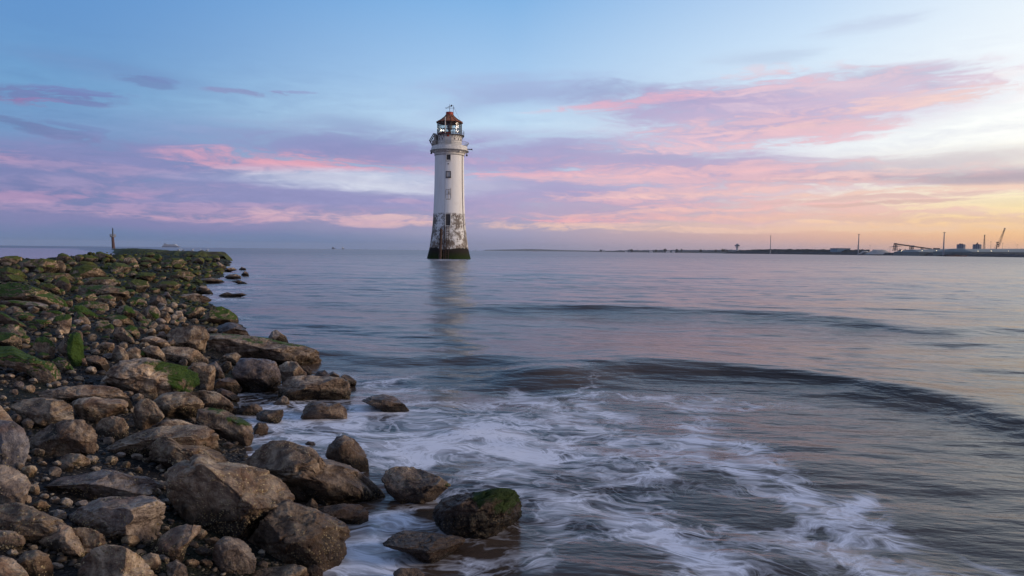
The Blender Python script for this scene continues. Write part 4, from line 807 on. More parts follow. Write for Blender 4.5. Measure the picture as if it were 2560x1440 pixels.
rub = tag(mesh_np('boulder_bank', np.concatenate(VV), np.concatenate(FF), m_rock), 'bank of brown boulders carrying on past the left edge', 'boulder bank', kind='stuff'); rub.color = (.2, 0, 1, 1)
attr(rub, 'low', np.concatenate(lowv)); attr(rub, 'moss', np.concatenate(mossv)); attr(rub, 'olive', np.zeros(b_))
# ------------------------------------------------------------ lighthouse
LY = 125.0
def LZ(py, px=1122): return float(at(px, py, LY)[2])
Lc = at(1122.3, 625, LY); LX = float(Lc[0]); PXM = F / LY
Lroot = empty('lighthouse', (LX, LY, 0)); tag(Lroot, 'white stone lighthouse with red lantern roof standing in the sea', 'lighthouse')
m_tower, t, p, o_ = new_mat('lighthouse render')
tcx = N(t, 'ShaderNodeTexCoord'); V_ = tcx.outputs['Object']; sx = N(t, 'ShaderNodeSeparateXYZ'); L(t, V_, sx.inputs[0]); Z_ = sx.outputs[2]
n1 = noise(t, V_, 0.55, 8, 0.62); n2 = noise(t, V_, 2.4, 8, 0.7); n3 = noise(t, mapping(t, V_, sc=(2.2, 2.2, 0.18)), 1.0, 6, 0.6); n4 = noise(t, V_, 5.5, 6, 0.7)
paint = mixc(t, mrange(t, n3, 0.45, 0.75, 0, 0.35), (0.86, 0.85, 0.83, 1), (0.60, 0.56, 0.50, 1))
paint = mixc(t, mrange(t, n1, 0.55, 0.75, 0, 0.25), paint, (0.58, 0.55, 0.52, 1))
br = N(t, 'ShaderNodeTexBrick'); ang_ = math_(t, 'ARCTAN2', sx.outputs[1], sx.outputs[0]); cb = N(t, 'ShaderNodeCombineXYZ'); L(t, math_(t, 'MULTIPLY', ang_, 3.0), cb.inputs[0]); L(t, Z_, cb.inputs[1]); L(t, cb.outputs[0], br.inputs[0])
br.inputs['Color1'].default_value = (1, 1, 1, 1); br.inputs['Color2'].default_value = (.9, .9, .9, 1); br.inputs['Mortar'].default_value = (0.3, 0.3, 0.3, 1); br.inputs['Scale'].default_value = 1.0; br.inputs['Brick Width'].default_value = 0.9; br.inputs['Row Height'].default_value = 0.45; br.inputs['Mortar Size'].default_value = 0.02
zP = LZ(533); zA = LZ(620)
below = math_(t, 'SUBTRACT', zP, Z_)
wear = math_(t, 'ADD', math_(t, 'MULTIPLY', n1, 0.9), math_(t, 'ADD', math_(t, 'MULTIPLY', n2, 0.75), math_(t, 'MULTIPLY', n4, 0.45)))
wearm = math_(t, 'MULTIPLY', mrange(t, wear, 0.96, 1.10), mrange(t, below, -0.05, 0.25))
stone = mixc(t, n2, lin((62, 56, 54)), lin((128, 112, 96)))
c0 = mixc(t, math_(t, 'MULTIPLY', wearm, 0.92), paint, stone)
rustz = math_(t, 'MULTIPLY', mrange(t, below, 4.0, 6.6), mrange(t, n2, 0.35, 0.7, 0, 0.6))
c0 = mixc(t, rustz, c0, lin((120, 96, 72)))
jm = math_(t, 'MULTIPLY', mrange(t, below, 0.0, 0.3), 0.6)
c0 = mixc(t, jm, c0, mixc(t, 1.0, c0, br.outputs[0], 'MULTIPLY'))
alg = mrange(t, math_(t, 'ADD', math_(t, 'SUBTRACT', zA, Z_), math_(t, 'MULTIPLY', math_(t, 'SUBTRACT', n1, 0.5), 1.6)), 0.0, 0.22)
algc = mixc(t, mrange(t, math_(t, 'ADD', Z_, math_(t, 'MULTIPLY', n2, 0.5)), 0.3, 1.9), mixc(t, n2, (0.008, 0.016, 0.004, 1), (0.024, 0.046, 0.007, 1)), mixc(t, n2, (0.014, 0.011, 0.011, 1), (0.035, 0.028, 0.024, 1)))
c0 = mixc(t, alg, c0, algc); L(t, c0, p.inputs['Base Color']); p.inputs['Roughness'].default_value = 0.75; L(t, mrange(t, alg, 0, 1, 0.4, 0.08), p.inputs['Specular IOR Level'])
bp = N(t, 'ShaderNodeBump'); bp.inputs['Distance'].default_value = 0.03; bp.inputs['Strength'].default_value = 0.6; L(t, math_(t, 'ADD', n2, math_(t, 'MULTIPLY', wearm, -0.4)), bp.inputs['Height']); L(t, bp.outputs[0], p.inputs['Normal'])
m_white = simple_mat('old white paint', (0.66, 0.64, 0.60, 1), 0.6, 0.2, 3)
m_red = simple_mat('weathered red paint', (0.36, 0.045, 0.025, 1), 0.6, 0.35, 2.5)
m_roof = simple_mat('rusty red roof', (0.30, 0.105, 0.05, 1), 0.65, 0.5, 1.6)
m_dark = simple_mat('dark iron', (0.035, 0.035, 0.038, 1), 0.6, 0.3, 4)
m_rust = simple_mat('rusted iron', (0.055, 0.028, 0.02, 1), 0.8, 0.5, 2)
m_board = simple_mat('dark opening boards', (0.05, 0.045, 0.045, 1), 0.8, 0.3, 2)  # one dark colour for the window pane and door leaf
m_steel = simple_mat('grey steel', (0.30, 0.30, 0.31, 1), 0.5, 0.25, 2)
m_glass, t, p, o_ = new_mat('lantern glass'); p.inputs['Base Color'].default_value = (0.9, 0.95, 0.95, 1); p.inputs['Roughness'].default_value = 0.04; p.inputs['Transmission Weight'].default_value = 1.0; p.inputs['IOR'].default_value = 1.0
p.inputs['IOR'].default_value = 1.45
trn = N(t, 'ShaderNodeBsdfTransparent'); trn.inputs[0].default_value = (0.86, 0.9, 0.9, 1); gl = N(t, 'ShaderNodeBsdfGlossy'); gl.inputs[1].default_value = 0.05; fr = N(t, 'ShaderNodeFresnel'); fr.inputs[0].default_value = 1.45
mg = N(t, 'ShaderNodeMixShader'); L(t, math_(t, 'MULTIPLY', fr.outputs[0], 0.45), mg.inputs[0]); L(t, trn.outputs[0], mg.inputs[1]); L(t, gl.outputs[0], mg.inputs[2]); L(t, mg.outputs[0], o_.inputs[0])

def hw(px): return px / PXM
prof = [(54.9, 648), (51.5, 634), (48.4, 621.8), (46.4, 607), (44.5, 592.8), (42.4, 577), (40.9, 562), (39.7, 546), (39.0, 531.7), (38.2, 512), (37.5, 493.5), (36.8, 470), (36.3, 440), (36.0, 410), (35.9, 389.8)]
P_ = [(hw(54.9) + 0.35, -1.5)] + [(hw(a), LZ(b)) for a, b in prof]
from numpy import interp
def tower_r(z): return float(np.interp(z, [q[1] for q in P_], [q[0] for q in P_]))
zs = np.linspace(-1.5, P_[-1][1], 70); mb = MB().lathe([(tower_r(z), z) for z in zs], 96)
tower = mb.build('tower', m_tower, Lroot, smooth=True)
corn = [(36.4, 389.8), (37.4, 389.0), (37.4, 387.6), (36.4, 387.2), (37.0, 385), (40.5, 382), (44.5, 380), (47.6, 379.2), (47.6, 377.6), (45.6, 376.8), (45.2, 373), (43.8, 369.5), (43.4, 366.8), (42.4, 366.8), (42.4, 368.5)]
MB().lathe([(hw(a), LZ(b)) for a, b in corn] + [(0.3, LZ(368.5))], 96, caps=False).build('cornice', m_white, Lroot, smooth=False)
mb = MB().lathe([(hw(47.9), LZ(379.4)), (hw(47.9), LZ(378.4)), (hw(46), LZ(378.0))], 96, caps=False); mb.build('cornice_edge', m_dark, Lroot)
mb = MB(); mb.lathe([(hw(36.9), LZ(390.6)), (hw(36.9), LZ(389.9))], 96, caps=False); mb.build('band', m_dark, Lroot)
FRONT = -math.pi / 2
def pol(r, a, z): return (r * math.cos(a), r * math.sin(a), z)
for k, dx in enumerate((-31, 0, 30, -52, 52)):                     # corbel stones under the gallery
    a = FRONT + math.asin(max(-1, min(1, dx / 43.0))) if abs(dx) < 43 else FRONT + (0.4 + dx / abs(dx) * 1.75)
    r = hw(40.6); mbx = MB(); mbx.box(r * math.cos(a), r * math.sin(a), LZ(381.6), 0.3, 0.42, 0.34, rz=a); mbx.build('corbel', m_white, Lroot)
# windows, door and the blocked opening
def opening(name, y0, y1, wpx, mat_in, frame_mat, depth=0.12, part='pane', dx=1.2):
    z0, z1 = LZ(y1), LZ(y0); w = hw(wpx) / 2; x = hw(dx)
    def bar(mb_, xa, xb, za, zb2, o0, o1):
        P = []
        for z in (za, zb2):
            for o in (o0, o1):
                for q in (xa, xb): P.append((x + q, -(tower_r(z) + o), z))
        mb_.add(P, [(0, 1, 3, 2), (4, 6, 7, 5), (0, 4, 5, 1), (2, 3, 7, 6), (0, 2, 6, 4), (1, 5, 7, 3)])
    fr_ = MB(); bar(fr_, -w - .1, -w, z0 - .1, z1 + .1, -.3, .09); bar(fr_, w, w + .1, z0 - .1, z1 + .1, -.3, .09)
    bar(fr_, -w, w, z1, z1 + .1, -.3, .088); bar(fr_, -w - .14, w + .14, z0 - .2, z0 - .1, -.3, .16); bar(fr_, -w, w, z0 - .1, z0, -.3, .086)
    f = fr_.build(name, frame_mat, Lroot)
    pn = MB(); bar(pn, -w, w, z0, z1, -.2, .035); pn.build(part, mat_in, f); return f
opening('window', 391.5, 404.3, 9.2, m_board, m_white)
opening('window', 433.4, 445.5, 9.2, simple_mat('grey boarding', (0.42, 0.41, 0.40, 1), .7), m_dark)
opening('door', 537.4, 565.4, 11.0, m_board, m_white, part='door_leaf')
# rust marks of the blocked opening
mb = MB(); zc = LZ(489); r = tower_r(zc) + 0.02
for dx_, z_, w_, h_ in ((-6, 0, .05, 1.6), (6.2, 0.2, .07, 1.9), (0, 0.1, .05, 1.7), (0, 0.05, .9, .05), (0, -0.85, .8, .10), (2, 0.3, .12, .5), (0, .85, .8, .05)):
    mb.box(hw(dx_ + 1), -math.sqrt(max(0.1, r * r - hw(dx_) ** 2)) , zc + z_, w_, 0.03, h_)
mb.build('iron_bracket', simple_mat('rust stain', (0.30, 0.24, 0.18, 1), 0.8, 0.4, 5), Lroot)
mb = MB().box(hw(0.8), -tower_r(LZ(414)) - 0.08, LZ(414), 0.2, 0.2, 0.14); mb.build('wall_lamp', m_dark, Lroot)
# ladder below the door
mb = MB(); za, zb = LZ(566.5), -0.6
def surf(dx, z, off): 
    r = tower_r(z) + off; x = hw(dx); return (x, -math.sqrt(max(0.01, r * r - x * x)), z)
zz = np.linspace(za, zb, 14)
for dx in (-2.9, 4.2): mb.path([surf(dx, z, 0.18) for z in zz], 0.05, 6)
z = za - 0.1
while z > zb: mb.tube(surf(-2.9, z, 0.18), surf(4.2, z, 0.18), 0.035, n=6); z -= 0.31
mb.build('ladder', m_rust, Lroot)
mb = MB(); mb.path([surf(-7.2, z, 0.13) for z in zz], 0.085, 8)
for z in zz[1:-1:2]: mb.tube(surf(-7.2, z, 0.0), surf(-7.2, z, 0.2), 0.06)
mb.build('pipe', m_rust, Lroot)
mb = MB(); mb.path([surf(33.6 * (tower_r(z) / tower_r(LZ(450))), z, 0.06) for z in np.linspace(LZ(388), LZ(600), 20)], 0.06, 6); mb.build('cable', simple_mat('cable', (0.25, 0.2, 0.17, 1), .7), Lroot)
mb = MB(); mb.path([surf(-7.0, z, 0.03) for z in np.linspace(LZ(391), LZ(566), 20)], 0.022, 5); mb.build('conductor', m_steel, Lroot)
# gallery railing, flaring outwards
zt, zb_ = LZ(357.6), LZ(366.8); rt_, rb2 = hw(47.8), hw(43.2)
mb = MB(); n = 84
for i in range(n):
    a = 2 * math.pi * i / n; mid = (rb2 + 0.30 * (rt_ - rb2) + 0.0); 
    mb.tube(pol(rb2, a, zb_), pol(rb2 + (rt_ - rb2) * 0.35, a, zb_ + (zt - zb_) * 0.5), 0.018, n=4); mb.tube(pol(rb2 + (rt_ - rb2) * 0.35, a, zb_ + (zt - zb_) * 0.5), pol(rt_, a, zt), 0.018, n=4)
for rr, z, q in ((rt_, zt, 0.035), (rb2 + (rt_ - rb2) * 0.35, zb_ + (zt - zb_) * .5, 0.022)):
    pts = [pol(rr, 2 * math.pi * i / 64, z) for i in range(65)]; mb.path(pts, q, 6)
mb.build('gallery_railing', m_steel, Lroot)
# watch room drum, lantern
z_d0, z_d1 = LZ(368.4), LZ(340.5)
MB().lathe([(hw(30.5), z_d0), (hw(30.0), z_d1 - 0.25), (hw(31.2), z_d1 - 0.2), (hw(31.2), z_d1)], 48, caps=True).build('watch_room', m_white, Lroot, smooth=False)
mb = MB()
for i in range(18):
    a = FRONT + (i + 0.5) * 2 * math.pi / 18; mb.box(*pol(hw(30.4), a, z_d1 - 0.75), 0.10, 0.16, 0.24, rz=a)
mb.build('vent_hood', m_rust, Lroot)
mb = MB().lathe([(0.01, 0), (0.16, .05), (0.22, .2), (0.16, .35), (0.01, .4)], 14, c=pol(hw(31.3), FRONT - 0.03, LZ(347))); mb.tube(pol(hw(29), FRONT - 0.03, LZ(345)), pol(hw(33), FRONT - 0.06, LZ(346)), 0.07); mb.build('bell', m_red, Lroot)
# lantern gallery with brackets, missing its front left part
r_g = hw(36.5); a0, a1 = FRONT - 0.9, FRONT + 2.1
mb = MB().lathe([(hw(30), z_d1), (r_g, z_d1), (r_g, z_d1 + 0.09), (hw(30), z_d1 + 0.09), (hw(30), z_d1)], 40, caps=False, a0=a0, a1=a1)
for i in range(14):
    a = a0 + (a1 - a0) * (i + .5) / 14; mb.tube(pol(hw(30.6), a, z_d1 - 0.55), pol(r_g - .05, a, z_d1), 0.03, n=5)
for k in range(2): mb.path([pol(r_g - .04, a0 + (a1 - a0) * i / 40, z_d1 + 0.42 * (k + 1)) for i in range(41)], 0.02, 5)
for i in range(15): a = a0 + (a1 - a0) * i / 14; mb.tube(pol(r_g - .04, a, z_d1), pol(r_g - .04, a, z_d1 + 0.86), 0.02, n=5)
mb.build('lantern_gallery', m_dark, Lroot)
z_g0, z_g1 = z_d1, LZ(307.5); r_l = hw(29.8); ns = 16
hgt = z_g1 - z_g0
ln = MB()
for i in range(ns):
    a = FRONT + (i + 0.5) * 2 * math.pi / ns; ln.tube(pol(r_l, a, z_g0), pol(r_l, a, z_g1), 0.055, n=6)
for fz in (0.0, 0.17, 0.45, 0.70, 1.0):
    ln.path([pol(r_l, FRONT + (i + 0.5) * 2 * math.pi / ns, z_g0 + hgt * fz) for i in range(ns + 1)], 0.045, 6)
lant = ln.build('lantern_frame', m_dark, Lroot)
for i in range(ns):
    a0_, a1_ = FRONT + (i + 0.5) * 2 * math.pi / ns, FRONT + (i + 1.5) * 2 * math.pi / ns
    v = [pol(r_l - .02, a0_, z_g0 + .17 * hgt), pol(r_l - .02, a1_, z_g0 + .17 * hgt), pol(r_l - .02, a1_, z_g1), pol(r_l - .02, a0_, z_g1)]
    mesh_np('glass_pane', v, [(0, 1, 2, 3)], m_glass, lant, smooth=False)
MB().lathe([(r_l - .05, z_g0), (r_l - .05, z_g0 + .165 * hgt), (r_l - .3, z_g0 + .165 * hgt), (r_l - .3, z_g0)], 16, caps=False, a0=FRONT - 1.5, a1=FRONT + 0.2).build('base_panel', m_red, Lroot)
MB().lathe([(r_l - .25, z_g0), (r_l - .25, z_g0 + .1)], 32, caps=True).build('lantern_floor', m_dark, Lroot)
mb = MB().lathe([(0.16, 0), (0.16, 1.0), (0.42, 1.05), (0.45, 1.4), (0.5, 1.7), (0.44, 2.0), (0.3, 2.2), (0.1, 2.3)], 20, c=(0, 0, z_g0 + 0.1)); mb.build('lamp_housing', m_steel, Lroot, smooth=True)
roofp = [(32.8, 307.8), (33.2, 306.6), (30.0, 304.6), (25, 301.8), (19.5, 297.8), (15, 294), (11.8, 291), (10.2, 288.8), (9.4, 287.5)]
mb = MB().lathe([(hw(a), LZ(b) ) for a, b in roofp], ns, a0=FRONT + math.pi / ns, a1=FRONT + math.pi / ns + 2 * math.pi)
rf = mb.build('roof', m_roof, Lroot)
mb = MB()
for i in range(ns):
    a = FRONT + (i + 0.5) * 2 * math.pi / ns; mb.path([pol(hw(q) + 0.01, a, LZ(w_) + 0.02) for q, w_ in roofp[1:]], 0.035, 5)
mb.build('roof_rib', m_rust, rf)
mb = MB().lathe([(hw(9.3), LZ(288)), (hw(9.5), LZ(284)), (hw(8.8), LZ(284)), (hw(8.8), LZ(281.8)), (hw(9.6), LZ(281.6)), (hw(9.6), LZ(280.8)), (hw(4), LZ(280.2)), (0.08, LZ(279.7))], 28); mb.build('vent_drum', m_red, rf)
zv = LZ(280); zt2 = LZ(261)
vane = MB(); vane.tube((0, 0, zv), (0, 0, zt2), 0.04, n=6); zc = LZ(270.2)
vane.tube((-0.62, 0, zc), (0.72, 0, zc), 0.025, n=5); vane.tube((0.0, -0.62, zc), (0, 0.62, zc), 0.025, n=5)
za_ = LZ(266.5); vane.tube((-0.34, -.1, za_ - .08), (0.45, .1, za_ + .18), 0.03, n=5)
vane.prism([(0.12, .02), (0.42, .0), (0.50, .22), (0.36, .38), (0.2, .26)], 0.03, lambda a, b, q: (a - .0, q, za_ + b)); vane.prism([(-0.42, -.12), (-0.22, .02), (-0.26, -.2)], 0.03, lambda a, b, q: (a, q, za_ + b))
for x, s in ((-0.62, 'W'), (0.72, 'E')):                                       # the two letters of the compass arms
    if s == 'W': vane.path([(x - .14, 0, zc + .12), (x - .08, 0, zc - .10), (x, 0, zc + .06), (x + .08, 0, zc - .10), (x + .14, 0, zc + .12)], 0.028, 5)
    else: vane.path([(x + .10, 0, zc + .13), (x - .06, 0, zc + .13), (x - .06, 0, zc - .12), (x + .10, 0, zc - .12)], 0.028, 5); vane.tube((x - .06, 0, zc), (x + .07, 0, zc), .026, n=5)
vane.build('weather_vane', m_dark, Lroot)
ant = MB(); ant.tube((hw(9.3), -.2, LZ(286)), (hw(9.3), -.2, LZ(264)), 0.03, n=5); ant.tube((hw(10), -.2, LZ(268)), (hw(27), -.4, LZ(303)), 0.018, n=4); ant.build('aerial', m_dark, Lroot)
mb = MB().tube((hw(-7.6), -r_l - .25, LZ(341)), (hw(-7.6), -r_l - .25, LZ(298.5)), 0.07, n=8); mb.build('flagpole', m_white, Lroot)
# the tilted hatch frame on the left of the gallery
mb = MB()
ax, zx = hw(-47.5), LZ(354.5); bx, zx2 = hw(-37.5), LZ(337.2)
for yy in (-1.2, 0.1):
    mb.tube((ax, yy, zx), (bx, yy, zx2), 0.10, n=6); mb.tube((bx, yy, zx2), (hw(-30), yy, LZ(338.5)), 0.08, n=6); mb.tube((ax, yy, zx), (hw(-41), yy, LZ(367)), 0.06, n=6); mb.tube((hw(-31.5), yy, LZ(338)), (hw(-31.5), yy, LZ(366)), .07, n=6); mb.tube((hw(-37), yy, LZ(341)), (hw(-40), yy, LZ(352)), .05, n=6)
mb.tube((ax, -1.2, zx), (ax, .1, zx), .1, n=6); mb.tube((bx, -1.2, zx2), (bx, .1, zx2), .1, n=6); mb.build('hatch_frame', m_dark, Lroot)
mb = MB().box(hw(-33.5), -0.6, LZ(353), 0.5, 1.1, 1.9); mb.box(hw(-38), -.6, LZ(359), .5, 1.0, .8); mb.build('locker', simple_mat('weathered cream board', (0.32, 0.29, 0.25, 1), .7), Lroot)
mb = MB(); mb.tube((hw(43), -.4, LZ(374.5)), (hw(56), -.6, LZ(374.6)), 0.05, n=6); mb.tube((hw(43), -.4, LZ(372.6)), (hw(55), -.6, LZ(373.8)), 0.04, n=6); mb.box(hw(55.5), -.6, LZ(374.2), .25, .2, .22); mb.tube((hw(56), -.6, LZ(374.6)), (hw(58), -.6, LZ(378.6)), .02, n=4); mb.build('lamp_arm', m_rust, Lroot)
for dx, yy in ((-44.5, 383.5), (43.2, 388.0)):
    mb = MB().tube((hw(dx), -.3, LZ(379.5)), (hw(dx), -.3, LZ(yy)), .05, n=6); mb.lathe([(.05, .2), (.17, .12), (.17, -.1), (.08, -.16)], 10, c=(hw(dx), -.3, LZ(yy + .6))); mb.build('hanging_lamp', m_dark, Lroot)
# standing notice boards on the gallery
mb = MB().box(hw(-.5), -hw(31) - 0.2, LZ(356), 1.15, .05, 1.3); mb.build('access_door', simple_mat('pale door', (0.5, 0.49, 0.47, 1), .6), Lroot)
# mooring post beside the tower
mp = MB(); b0 = at(1099.6, 647, LY - 4.6); b1_ = at(1102.8, 571, LY - 3.3); b0[2] = -1.5
mp.tube(b0, b1_, 0.26, 0.21, n=12); mid = [b0 + (b1_ - b0) * k for k in (.3, .45, .6, .72, .85, .95)]
for q in mid: mp.tube(q - np.array([0, 0, .12]), q + np.array([0, 0, .12]), 0.31, n=10)
pl = mp.build('mooring_post', m_rust); tag(pl, 'dark rusted iron post leaning beside the lighthouse ladder', 'post')

# ------------------------------------------------------------ beacon, ships and buoys on the left
BY = 560.0; q0 = at(283.6, 620.5, BY); br_ = empty('beacon_tower', (q0[0], BY, 0)); tag(br_, 'rust-red steel channel beacon with railed platform, standing left of the ferry', 'beacon')
def bz(py): return float(at(282, py, BY)[2])
def bxx(px, py): return float(at(px, py, BY)[0] - q0[0])
mb = MB().tube((bxx(284.2, 622), 0, -2), (bxx(281.6, 592), 0, bz(592)), 1.25, 0.95, n=16); mb.build('pile', simple_mat('beacon rust', (0.085, 0.045, 0.04, 1), .8, .5, .5), br_)
mb = MB().lathe([(0.5, bz(594)), (2.2, bz(591.6)), (2.2, bz(590.7)), (0, bz(590.7))], 20, c=(bxx(282, 591), 0, 0)); mb.build('platform', m_steel, br_)
mb = MB(); cx = bxx(282, 588)
for i in range(14):
    a = i * 2 * math.pi / 14; mb.tube((cx + 1.95 * math.cos(a), 1.95 * math.sin(a), bz(591)), (cx + 2.15 * math.cos(a), 2.15 * math.sin(a), bz(585.5)), 0.13, n=4)
for zz_ in (586, 588.4):
    mb.path([(cx + 2.1 * math.cos(i * math.pi / 10), 2.1 * math.sin(i * math.pi / 10), bz(zz_)) for i in range(21)], 0.13, 4)
mb.build('railing', m_steel, br_)
mb = MB().tube((cx, 0, bz(591)), (cx, 0, bz(574)), 0.55, 0.42, n=10); mb.tube((cx, 0, bz(574)), (cx - .1, 0, bz(569.5)), .1, n=6); mb.lathe([(.1, 0), (.5, .1), (.5, .7), (.1, .9)], 10, c=(cx, 0, bz(574.5))); mb.lathe([(.05, 0), (.42, .2), (.05, .9)], 8, c=(cx, 0, bz(571.5))); mb.build('lantern_mast', m_dark, br_)

m_shipw = simple_mat('ship white', (0.55, 0.56, 0.60, 1), .5, .1, .05); m_shipb = simple_mat('ship hull blue', (0.22, 0.25, 0.34, 1), .5, .1, .05); m_wind = simple_mat('ship windows', (0.10, 0.12, 0.17, 1), .3, .1, .05)
SY = 5200.0; k_ = SY / F; c0_ = at(427, 618, SY); sr = empty('ferry', (c0_[0], SY, 0)); tag(sr, 'long white car ferry on the horizon left of the breakwater', 'ferry')
hull = [(-20, 0), (-20, 3.2), (-18, 4.0), (17, 4.0), (20.5, 3.4), (18, 0)]
MB().prism([(a * k_, b * k_ ) for a, b in hull], 26, lambda a, b, q: (a, q, b)).build('hull', m_shipb, sr)
sup = [(-17.5, 4.0), (-17, 7.2), (-15, 8.0), (-8, 8.0), (-5, 7.4), (6, 7.4), (9, 8.0), (12, 8.0), (14, 6.6), (17.5, 4.0)]
MB().prism([(a * k_, b * k_) for a, b in sup], 22, lambda a, b, q: (a, q, b)).build('superstructure', m_shipw, sr)
mb = MB(); mb.box(-2 * k_, -11.4, 5.6 * k_, 26 * k_, .8, .35 * k_); mb.box(-2 * k_, -11.4, 6.6 * k_, 24 * k_, .8, .25 * k_); mb.build('windows', m_wind, sr)
mb = MB(); mb.prism([(-15.5 * k_, 8.0 * k_), (-15 * k_, 10.2 * k_), (-13.2 * k_, 10 * k_), (-12.4 * k_, 8.0 * k_)], 9, lambda a, b, q: (a, q, b)); mb.build('funnel', m_wind, sr)
mb = MB(); mb.tube((-9 * k_, 0, 8 * k_), (-9 * k_, 0, 9.8 * k_), 1.2, n=6); mb.tube((10 * k_, 0, 8 * k_), (10 * k_, 0, 9.6 * k_), .9, n=6); mb.build('mast', m_shipw, sr)
def small_ship(px, py, wpx, label, mat_h, mat_s, kind='cargo_ship', Y=6500.0):
    k = Y / F; c_ = at(px, py, Y); r_ = empty(kind, (c_[0], Y, 0)); tag(r_, label, 'ship', 'vessels far out on the horizon')
    w = wpx / 2
    MB().prism([(-w * k, 0), (-w * k, 2.0 * k), (w * .8 * k, 1.6 * k), (w * 1.05 * k, 2.2 * k), (w * .8 * k, 0)], 18, lambda a, b, q: (a, q, b)).build('hull', mat_h, r_)
    mb = MB(); mb.prism([(-w * .8 * k, 2 * k), (-w * .8 * k, 5.0 * k), (-w * .1 * k, 5.2 * k), (w * .3 * k, 3.5 * k), (w * .3 * k, 1.7 * k)], 14, lambda a, b, q: (a, q, b)); mb.tube((-w * .5 * k, 0, 5 * k), (-w * .5 * k, 0, 6.6 * k), .7); mb.build('bridge', mat_s, r_)
small_ship(834, 621, 9, 'small ship with pale stern, larger of two far-off ships', m_wind, m_shipb)
small_ship(858, 621.6, 6, 'tiny pale ship, smaller of two far-off ships', m_wind, m_shipw)
def buoy(px, py, h, label, mat, Y=3000.0):
    k = Y / F; c_ = at(px, py, Y)
    r_ = empty('buoy', (c_[0], Y, 0)); tag(r_, label, 'buoy', 'navigation buoys on the estuary')
    MB().lathe([(.55 * k, -1), (.6 * k, .5 * k), (.4 * k, .9 * k)], 12).build('float', mat, r_)
    mb = MB(); mb.lathe([(.34 * k, .9 * k), (.12 * k, h * .75 * k), (.3 * k, h * .78 * k), (.05 * k, h * k)], 8); mb.build('tower', mat, r_)
buoy(915, 624, 4.5, 'dark buoy on the horizon right of the two small ships', m_dark)
buoy(1045, 625, 3.0, 'faint tiny buoy on the horizon just left of the lighthouse', m_dark)
buoy(1189, 627, 4.8, 'dark cone buoy just right of the lighthouse', m_dark, 2600)
buoy(1335, 629.6, 2.6, 'small orange buoy below the distant low hills', simple_mat('buoy orange', (0.5, 0.14, 0.06, 1), .5), 1500)
buoy(1341, 629.9, 1.4, 'smallest orange float beside the orange buoy', D.materials['buoy orange'], 1500)

# ------------------------------------------------------------ breakwater and gulls
m_bw, t, p, o_ = new_mat('weedy breakwater')
tcx = N(t, 'ShaderNodeTexCoord'); V_ = tcx.outputs['Object']; n1 = noise(t, V_, 0.5, 7, .6, .5); n2 = noise(t, V_, 3.2, 6, .65)
L(t, mixc(t, mrange(t, n1, .4, .62), mixc(t, n2, (0.012, 0.012, 0.008, 1), (0.05, 0.042, 0.02, 1)), mixc(t, n2, (0.03, 0.045, 0.008, 1), (0.13, 0.15, 0.025, 1))), p.inputs['Base Color']); p.inputs['Roughness'].default_value = .85
bp = N(t, 'ShaderNodeBump'); bp.inputs['Distance'].default_value = .25; L(t, math_(t, 'ADD', n1, n2), bp.inputs['Height']); L(t, bp.outputs[0], p.inputs['Normal'])
cl_pts = [(-35.5, 82.5), (-37.8, 83.2), (-40.5, 84.0), (-43.5, 86.5), (-48, 93), (-55, 104), (-63, 118), (-78, 142), (-110, 195), (-160, 280), (-235, 405)]
C_ = []
for a, b in zip(cl_pts[:-1], cl_pts[1:]):
    a, b = np.array(a), np.array(b); nn = max(2, int(np.linalg.norm(b - a) / 0.35)) if b[1] < 150 else 20
    for i in range(nn): C_.append(a + (b - a) * i / nn)
C_ = np.array(C_); T_ = np.gradient(C_, axis=0); T_ /= np.linalg.norm(T_, axis=1)[:, None]; Nn = np.stack([T_[:, 1], -T_[:, 0]], -1)
Nn *= np.sign((Nn @ np.array([0, -1.0])))[:, None] if True else 1
sec = [(5.2, -0.8), (3.6, 0.1), (2.9, .5), (2.2, .85), (1.6, 1.05), (0.9, 1.10), (0, 1.12), (-1.2, 1.12), (-2.2, 1.0), (-3.2, 0.3), (-4.5, -0.8)]
V = []; dist = np.r_[0, np.cumsum(np.linalg.norm(np.diff(C_, axis=0), axis=1))]
for j, (c_, n_, dd_) in enumerate(zip(C_, Nn, dist)):
    drop = sstep(dd_, 70, 260) * 0.72; e = 1 - 0.5 * (1 - sstep(dd_, 0, .8))
    for off, z in sec:
        rib = 0.16 * math.sin(dd_ * 3.4 + off * 2.4) * (1 if 0.5 < off < 4 else 0)
        V.append((c_[0] + n_[0] * off * e, c_[1] + n_[1] * off * e, (z * e if z > 0 else z) + rib - drop))
V = np.array(V); V[:, 2] += 0.10 * fbm(V * np.array([.8, .8, 0]), 3, 8) + 0.04 * vnoise(V * 3, 4); V[:, :2] += 0.12 * np.stack([vnoise(V * 1.3, 5), vnoise(V * 1.3, 6)], -1)
ks = len(sec); fc = [(j * ks + i, j * ks + i + 1, (j + 1) * ks + i + 1, (j + 1) * ks + i) for j in range(len(C_) - 1) for i in range(ks - 1)] + [tuple(range(ks))]
bw = mesh_np('breakwater', V, fc, m_bw); tag(bw, 'low weed-covered stone breakwater ending behind the rocks', 'breakwater')
m_gull = simple_mat('gull white', (0.75, 0.75, 0.75, 1), .6, .08, 8); m_gullg = simple_mat('gull grey', (0.28, 0.3, 0.34, 1), .6, .08, 8)
